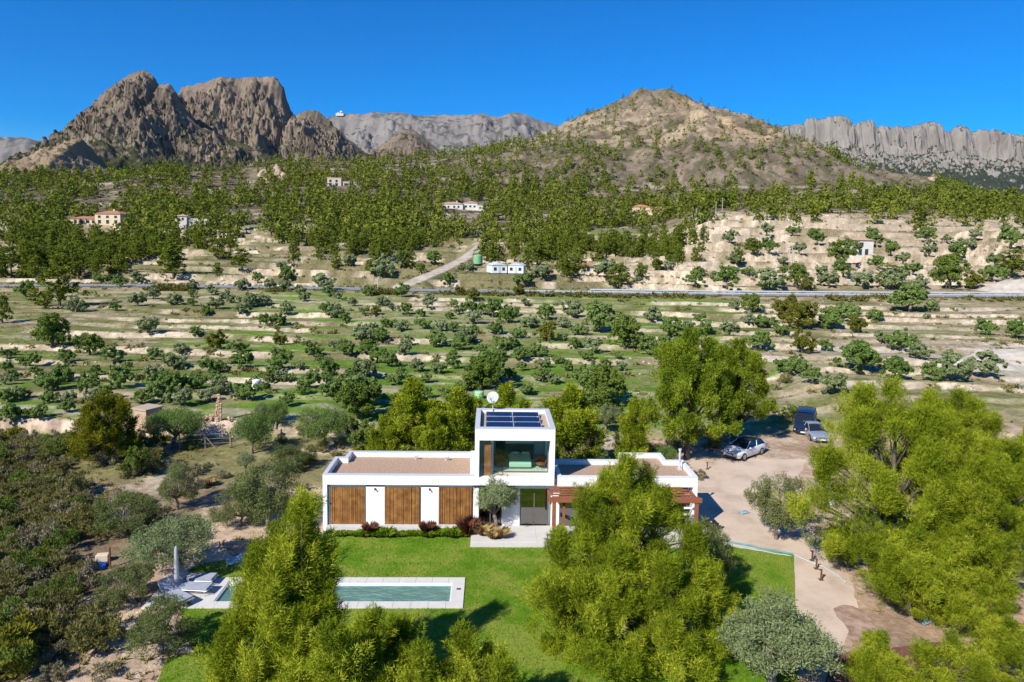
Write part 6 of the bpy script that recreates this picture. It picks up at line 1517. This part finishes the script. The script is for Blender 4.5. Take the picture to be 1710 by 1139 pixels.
def car(label, loc, rz, paint, L_=4.3, W_=1.78, prof_=None, roof=None, roof_m=None, cat='car', wb=2.67, wr=.33):
    c = thing('car' if cat == 'car' else cat, label, cat, tuple(loc), rz)
    hw = W_ / 2
    # body stations: x, belt height, top height, half width, floor
    secs = []
    for x, belt, top, w_, fl in prof_:
        a = [(x, -w_ * .90, fl), (x, -w_, fl + .18), (x, -w_ * 1.0, (fl + belt) / 2 + .06), (x, -w_ * .95, belt), (x, -w_ * .78, top), (x, 0, top + .03)]
        secs.append(a + [(p_[0], -p_[1], p_[2]) for p_ in reversed(a[:-1])])
    v_, f_ = loft(secs); q = MB(); q.add(v_, f_); b_ = q.build('body', paint, c, True)
    e_ = b_.modifiers.new('s', 'SUBSURF'); e_.levels = 1; e_.render_levels = 2
    (rb, rz0), (rt, zt0), (ft, zt1), (fb, fz0), wt, wbt = roof
    v_ = [(rb, -wbt, rz0), (fb, -wbt, fz0), (ft, -wt, zt1), (rt, -wt, zt0), (rb, wbt, rz0), (fb, wbt, fz0), (ft, wt, zt1), (rt, wt, zt0)]
    q = MB(); q.add(v_, [(0, 1, 2, 3), (5, 4, 7, 6), (1, 5, 6, 2), (4, 0, 3, 7), (3, 2, 6, 7)]); q.build('window', carglass_m, c)
    secs = []
    for x, z in ((rt - .12, zt0 - .06), (rt + .1, zt0 + .03), ((rt + ft) / 2, max(zt0, zt1) + .07), (ft - .1, zt1 + .03), (ft + .06, zt1 - .02)):
        secs.append([(x, -wt - .03, z - .05), (x, -wt * .8, z + .02), (x, 0, z + .05), (x, wt * .8, z + .02), (x, wt + .03, z - .05)])
    v_, f_ = loft(secs); q = MB(); q.add(v_, f_); q.build('roof', roof_m or paint, c, True)
    for s_ in (-1, 1):
        q = MB()
        for (xa, za, wa), (xb, zb_, wb_) in (((fb, fz0, wbt), (ft, zt1, wt)), ((rb, rz0, wbt), (rt, zt0, wt)), (((rb + fb) / 2 - .1, rz0, wbt), ((rt + ft) / 2 - .1, (zt0 + zt1) / 2, wt))):
            q.tube([(xa, s_ * (wa + .005), za), (xb, s_ * (wb_ + .01), zb_)], .035, 5)
        q.build('pillar', paint, c)
        MB().ico((fb - .35, s_ * (hw + .08), fz0 + .08), (.09, .12, .08), 2).build('mirror', paint, c, True)
        for x in (wb / 2 + .05, -wb / 2 + .05):
            w_ = link('wheel', MB().tube([(x, s_ * (hw - .20), wr), (x, s_ * (hw + .012), wr)], wr, 20).mesh('tyre', tyre_m), c)
            MB().tube([(x, s_ * (hw - .05), wr), (x, s_ * (hw + .022), wr)], wr * .66, 16).build('rim', rim_m, w_)
        xf = prof_[-1][0]; xr = prof_[0][0]
        MB().ico((xf - .16, s_ * (hw * .70), prof_[-1][2] - .08 + (0 if cat == 'car' else -.1)), (.16, .20, .075), 2).build('headlight', lamp_m, c, True)
        MB().ico((xr + .06, s_ * (hw * .74), prof_[0][1] - .06), (.10, .17, .09), 2).build('tail_light', red_lamp, c, True)
    zf = prof_[-1][2]
    for s_ in (-1, 1): MB().box(xf - .02, xf + .045, s_ * .17 - .14, s_ * .17 + .14, zf - .20, zf - .06).build('grille', blk, c)
    MB().box(xf - .04, xf + .03, -hw * .62, hw * .62, .22, .36).build('air_intake', blk, c); MB().box(xf + .0, xf + .055, -.26, .26, .39, .50).build('number_plate', plate_m, c)
    return c
HB = [(-2.12, .86, .92, .74, .38), (-1.98, .95, .97, .86, .26), (-1.3, .95, .99, .90, .20), (0, .90, .95, .885, .19), (1.0, .86, .93, .90, .20), (1.6, .80, .87, .87, .22), (2.0, .70, .76, .80, .24), (2.14, .58, .64, .66, .28)]
white_car = pm('car_white', (.70, .71, .73), (.68, .69, .71), 2, .25, spec=.6); silver_car = pm('car_silver', (.36, .39, .44), (.34, .37, .42), 2, .25, metal=.4, spec=.6); navy = pm('van_navy', (.012, .022, .060), (.010, .018, .05), 2, .18, spec=.7)
hx = math.atan2(-.61, -.79)
car('white hatchback parked on the gravel under the dense pines', (21.9, 15.5, .015), hx, white_car, prof_=HB, roof=((-1.98, .93), (-1.55, 1.33), (.15, 1.37), (1.05, .90), .60, .80), roof_m=pm('car_glass_roof', (.03, .045, .07), scale=3, rough=.12, spec=.8))
SD = [(-2.25, .84, .88, .70, .36), (-2.1, .92, .95, .84, .26), (-1.3, .93, .97, .89, .20), (0, .90, .94, .885, .19), (1.0, .86, .91, .89, .20), (1.7, .78, .83, .86, .22), (2.1, .68, .73, .78, .25), (2.26, .56, .62, .64, .28)]
gS = ground(1371, 741)
car('silver sedan half hidden by the tall pine, parked beside the van', (gS[0] + .4, gS[1] + 2.2, .015), math.radians(-97), silver_car, 4.5, prof_=SD, roof=((-1.75, .93), (-1.0, 1.30), (.15, 1.34), (1.05, .89), .60, .80))
VN = [(-2.5, 1.05, 1.15, .84, .36), (-2.4, 1.08, 1.2, .93, .28), (-1.2, 1.08, 1.2, .96, .26), (0, 1.06, 1.18, .96, .26), (1.3, 1.05, 1.14, .95, .26), (2.0, .98, 1.06, .90, .28), (2.38, .86, .93, .82, .30), (2.5, .7, .78, .70, .34)]
gV = ground(1341, 728)
car('dark navy passenger van parked at the far end of the gravel', (gV[0] + 1.25, gV[1] + 2.3, .015), math.radians(-118), navy, 5.0, 1.92, prof_=VN, roof=((-2.42, 1.12), (-2.25, 1.88), (.55, 1.90), (1.55, 1.10), .74, .90), cat='van', wb=3.2, wr=.35)

# ------------------------------------------------------------------ small things of the garden
cloth_m = pm('shaded_grey_white_cloth', (.40, .41, .45), (.30, .31, .35), 3, .9, .3, 8); cushion_m = pm('shaded_lounger_cloth', (.36, .385, .45), (.28, .30, .36), 3, .9)  # both cloths toned darker and bluer, tree shade put into the colour
gP = atz(296, 988, .08)
par_ = thing('parasol', 'closed pale grey parasol standing between the loungers under the drooping olive', 'parasol', tuple(gP))
MB().tube([(0, 0, 0), (0, 0, 2.35)], .03, 8).build('pole', frame_m, par_)
MB().tube([(0, 0, .35), (0, 0, .7), (.0, 0, 1.3), (0, 0, 1.9), (0, 0, 2.25), (0, 0, 2.4)], [.08, .13, .12, .10, .085, .03], 9).build('canopy', cloth_m, par_)
MB().box(-.28, .28, -.28, .28, 0, .08).build('base', frame_m, par_, bevel=.01)
def lounger(px_, py_, rz, label):
    g = atz(px_, py_, .08); t_ = thing('sun_lounger', label, 'sun lounger', tuple(g), rz, 'sun loungers at the pool end')
    q = MB(); q.add([(-.25, -.33, .30), (1.25, -.33, .33), (1.25, .33, .33), (-.25, .33, .30)], [(0, 1, 2, 3)]); o_ = q.build('seat', cushion_m, t_); s_ = o_.modifiers.new('s', 'SOLIDIFY'); s_.thickness = .07; s_.offset = 1
    q = MB(); q.add([(-.80, -.33, .80), (-.27, -.33, .30), (-.27, .33, .30), (-.80, .33, .80)], [(0, 1, 2, 3)]); o_ = q.build('backrest', cushion_m, t_); s_ = o_.modifiers.new('s', 'SOLIDIFY'); s_.thickness = .07; s_.offset = 1
    q = MB()
    for s2 in (-.36, .36): q.tube([(-.75, s2, .27), (1.28, s2, .29)], .025, 6)
    q.tube([(1.28, -.36, .29), (1.28, .36, .29)], .025, 6).tube([(-.75, -.36, .27), (-.75, .36, .27)], .025, 6); q.build('frame', galv, t_)
    for x in (-.6, 1.15):
        for s2 in (-.34, .34): MB().tube([(x, s2, .28), (x, s2, 0)], .022, 6).build('leg', galv, t_)
lounger(318, 973, -.05, 'pale sun lounger with raised back at the rear edge of the pool end')
lounger(311, 988, -.12, 'pale sun lounger in front of the raised one, next to the parasol')
lounger(288, 1000, -.6, 'sun lounger in deep shade at the corner of the pool end')
MB_ = thing('stone_bowl', 'flat dark weight lying on the pool slabs near the shaded lounger', 'stone', tuple(atz(309, 1010, .08)))
MB().ico((0, 0, .05), (.32, .2, .09), 2, .05).build('stone', pm('dark_weight', (.12, .12, .14), scale=3), MB_, True)
bk_ = thing('plastic_barrel', 'pale blue plastic barrel lying in the olive shade above the lawn', 'barrel', tuple(atz(392, 936, .22)), .5)
MB().tube([(-.45, 0, .0), (-.42, 0, 0), (.42, 0, 0), (.45, 0, 0)], [.16, .24, .24, .16], 14).build('barrel', pm('pale_blue_plastic', (.25, .40, .48), scale=2, rough=.5), bk_, True)
MB().tube([(.45, 0, 0), (.52, 0, 0)], .09, 10).build('cap', blk, bk_)
gT = ground(160, 951)
v_ = []; f_ = []; n_ = 12
rn = random.Random(4)
tp_ = link('tarpaulin', grid_mesh('tarpaulin', *(lambda U, V: (U * .52, V * .42, .10 + .22 * fbm(U * 3 + 5, V * 3, 4, 3) * np.clip(1.2 - U ** 2 - V ** 2, 0, 1)))(*np.meshgrid(np.linspace(-1, 1, 18), np.linspace(-1, 1, 18))), pm('blue_plastic', (.015, .09, .40), (.012, .07, .30), 3, .35, .4, 6), True), None, tuple(gT), .3)
tag(tp_, 'crumpled blue tarpaulin at the edge of the scrub', 'tarpaulin'); tp_.modifiers.new('s', 'SOLIDIFY').thickness = .02
g = ground(172, 940)
bl_ = thing('stone_block', 'pale square stone block beside the rusty stake', 'stone block', tuple(g), .2); MB().box(-.32, .32, -.2, .2, -.05, .42).build('block', pm('block_stone', (.62, .52, .38), scale=3), bl_, bevel=.04)
g = ground(184, 949)
stk = thing('stake', 'rusty upright stake behind the blue tarpaulin', 'stake', tuple(g)); MB().tube([(0, 0, -.2), (.01, 0, 1.15)], .05, 8).build('shaft', pm('rust', (.16, .07, .04), (.10, .045, .03), 6), stk); MB().tube([(0, 0, 0), (0, 0, .06)], .09, 8).build('collar', pm('rust', (.16, .07, .04)), stk)
rust = pm('corten', (.15, .075, .045), (.10, .05, .03), 5)
for px_, py_, lab_ in ((1356, 938, 'rusty path light post beside the hose end, farthest up the path'), (1363, 952, 'rusty path light post, middle one of the three by the lawn corner'), (1371, 969, 'rusty path light post, lowest of the three by the lawn corner'), (1181, 784, 'short path light post near the villa corner'), (1148, 786, 'small path light post at the pine trunk')):
    g = ground(px_, py_); b_ = thing('bollard_light', lab_, 'bollard', tuple(g), 0, 'path lights')
    MB().box(-.035, .035, -.035, .035, 0, .55).build('post', rust, b_); MB().box(-.13, .04, -.045, .045, .551, .60).build('lamp_head', rust, b_); MB().box(-.12, .12, -.12, .12, -.02, .03).build('base', rust, b_)
hose_m = pm('teal_hose', (.07, .30, .30), (.05, .22, .23), 2, .5); hose2 = pm('pale_hose', (.40, .47, .50), scale=2)
def hose(pts, mat, label, r_=.035):
    P_ = [Vector((*atz(a, b2, 0)[:2], .06)) for a, b2 in pts]; Q = []
    for a, b2 in zip(P_[:-1], P_[1:]):
        for k in range(6): Q.append(a.lerp(b2, k / 6) + Vector((rnd.uniform(-.04, .04), rnd.uniform(-.04, .04), 0)))
    tag(MB().tube(Q + [P_[-1]], r_, 6).build('hose', mat, None, True), label, 'hose')
hose([(1205, 902), (1225, 908), (1250, 912), (1280, 919), (1310, 924), (1325, 927)], hose_m, 'teal garden hose along the top edge of the lawn corner', .05)
hose([(1325, 927), (1345, 937), (1375, 948), (1395, 960), (1412, 974)], hose2, 'pale hose running down across the gravel to the tall pine', .04)
hose([(1208, 908), (1240, 916), (1290, 925), (1322, 930)], hose2, 'second pale hose beside the teal one at the lawn corner', .03)
def rag(px_, py_, w_, mat, label, name='cloth'):
    g = ground(px_, py_); U, V = np.meshgrid(np.linspace(-1, 1, 14), np.linspace(-1, 1, 14))
    o_ = tag(link(name, grid_mesh(name, U * w_, V * w_ * .6, .06 + .3 * w_ * fbm(U * 3 + px_, V * 3, 8, 3) * np.clip(1.3 - U ** 2 - V ** 2, 0, 1), mat), None, tuple(g), .4), label, 'cloth' if name == 'cloth' else 'bag'); o_.modifiers.new('s', 'SOLIDIFY').thickness = .02
rag(1242, 857, .36, pm('pale_blue_cloth', (.35, .48, .52), (.10, .22, .28), 6), 'pale blue cloth lying on the gravel in front of the lone olive')
rag(1389, 842, .55, pm('white_bag', (.72, .72, .74), scale=3), 'white sack at the edge of the tall pines', 'sack')
rag(1600, 1038, .6, pm('blue_white_sheet', (.30, .40, .52), (.60, .62, .64), 3), 'blue and white plastic sheet under the pines behind the mulch bed')
rag(1545, 1042, .35, pm('pale_blue_cloth', (.35, .48, .52)), 'small pale blue cloth under the tall pine trunk')
# agave-like dry plant at the wing end
ag = thing('dry_palm_plant', 'dry straw-coloured spiky plant beside the end wall of the shuttered wing', 'plant', tuple(ground(522, 838)))
for k in range(26):
    a = k * 2.4; ln = .9 + .5 * rnd.random(); q = MB(); d = Vector((math.cos(a), math.sin(a), .6 + rnd.random())).normalized(); s_ = Vector((-math.sin(a), math.cos(a), 0)) * .06
    m_ = d * ln * .6; e_ = d * ln + Vector((0, 0, -.15))
    q.add([(0, 0, 0), tuple(m_ + s_), tuple(e_), tuple(m_ - s_)], [(0, 1, 2, 3)]); q.build('leaf', pm('straw_leaf', (.50, .38, .22), (.38, .28, .15), 4), ag)

# ------------------------------------------------------------------ the air
def box_volume(name, x0, x1, y0, y1, z0, z1, dens, colr, aniso=.0):
    o = MB().box(x0, x1, y0, y1, z0, z1).build(name, None)
    m = bpy.data.materials.new(name); m.use_nodes = True; n = m.node_tree.nodes; n.remove(n['Principled BSDF'])
    v = n.new('ShaderNodeVolumePrincipled'); v.inputs['Density'].default_value = dens; v.inputs['Color'].default_value = col4(colr); v.inputs['Anisotropy'].default_value = aniso
    m.node_tree.links.new(v.outputs[0], n['Material Output'].inputs['Volume'])
    o.data.materials.append(m)
    return o
tag(box_volume('haze', -9000, 9000, -400, 9500, -60, 1500, .000008, (.80, .88, 1.0)), None, None, None, 'stuff')

# bushes that screen the road on its near side
def c_verge(x, y, LL):
    yr = np.interp(x, RP[:, 0], RP[:, 1])
    return ((y < yr) & (LL['road'] > RW + .8) & (LL['road'] < RW + 5)) * np.where(x < -22, .55, .10) * sstep(fbm(x / 9, y * 0, 809, 3), .46, .58)
scatter('roadside_scrub', 'bushy scrub along the near side of the asphalt road', 'scrub', 26000, (168, 181, 1), leaf_mat('verge_leaves', (.075, .085, .02), (.16, .16, .04), .25, (.26, .20, .08)), B1, c_verge, 88, .6, 2.0)
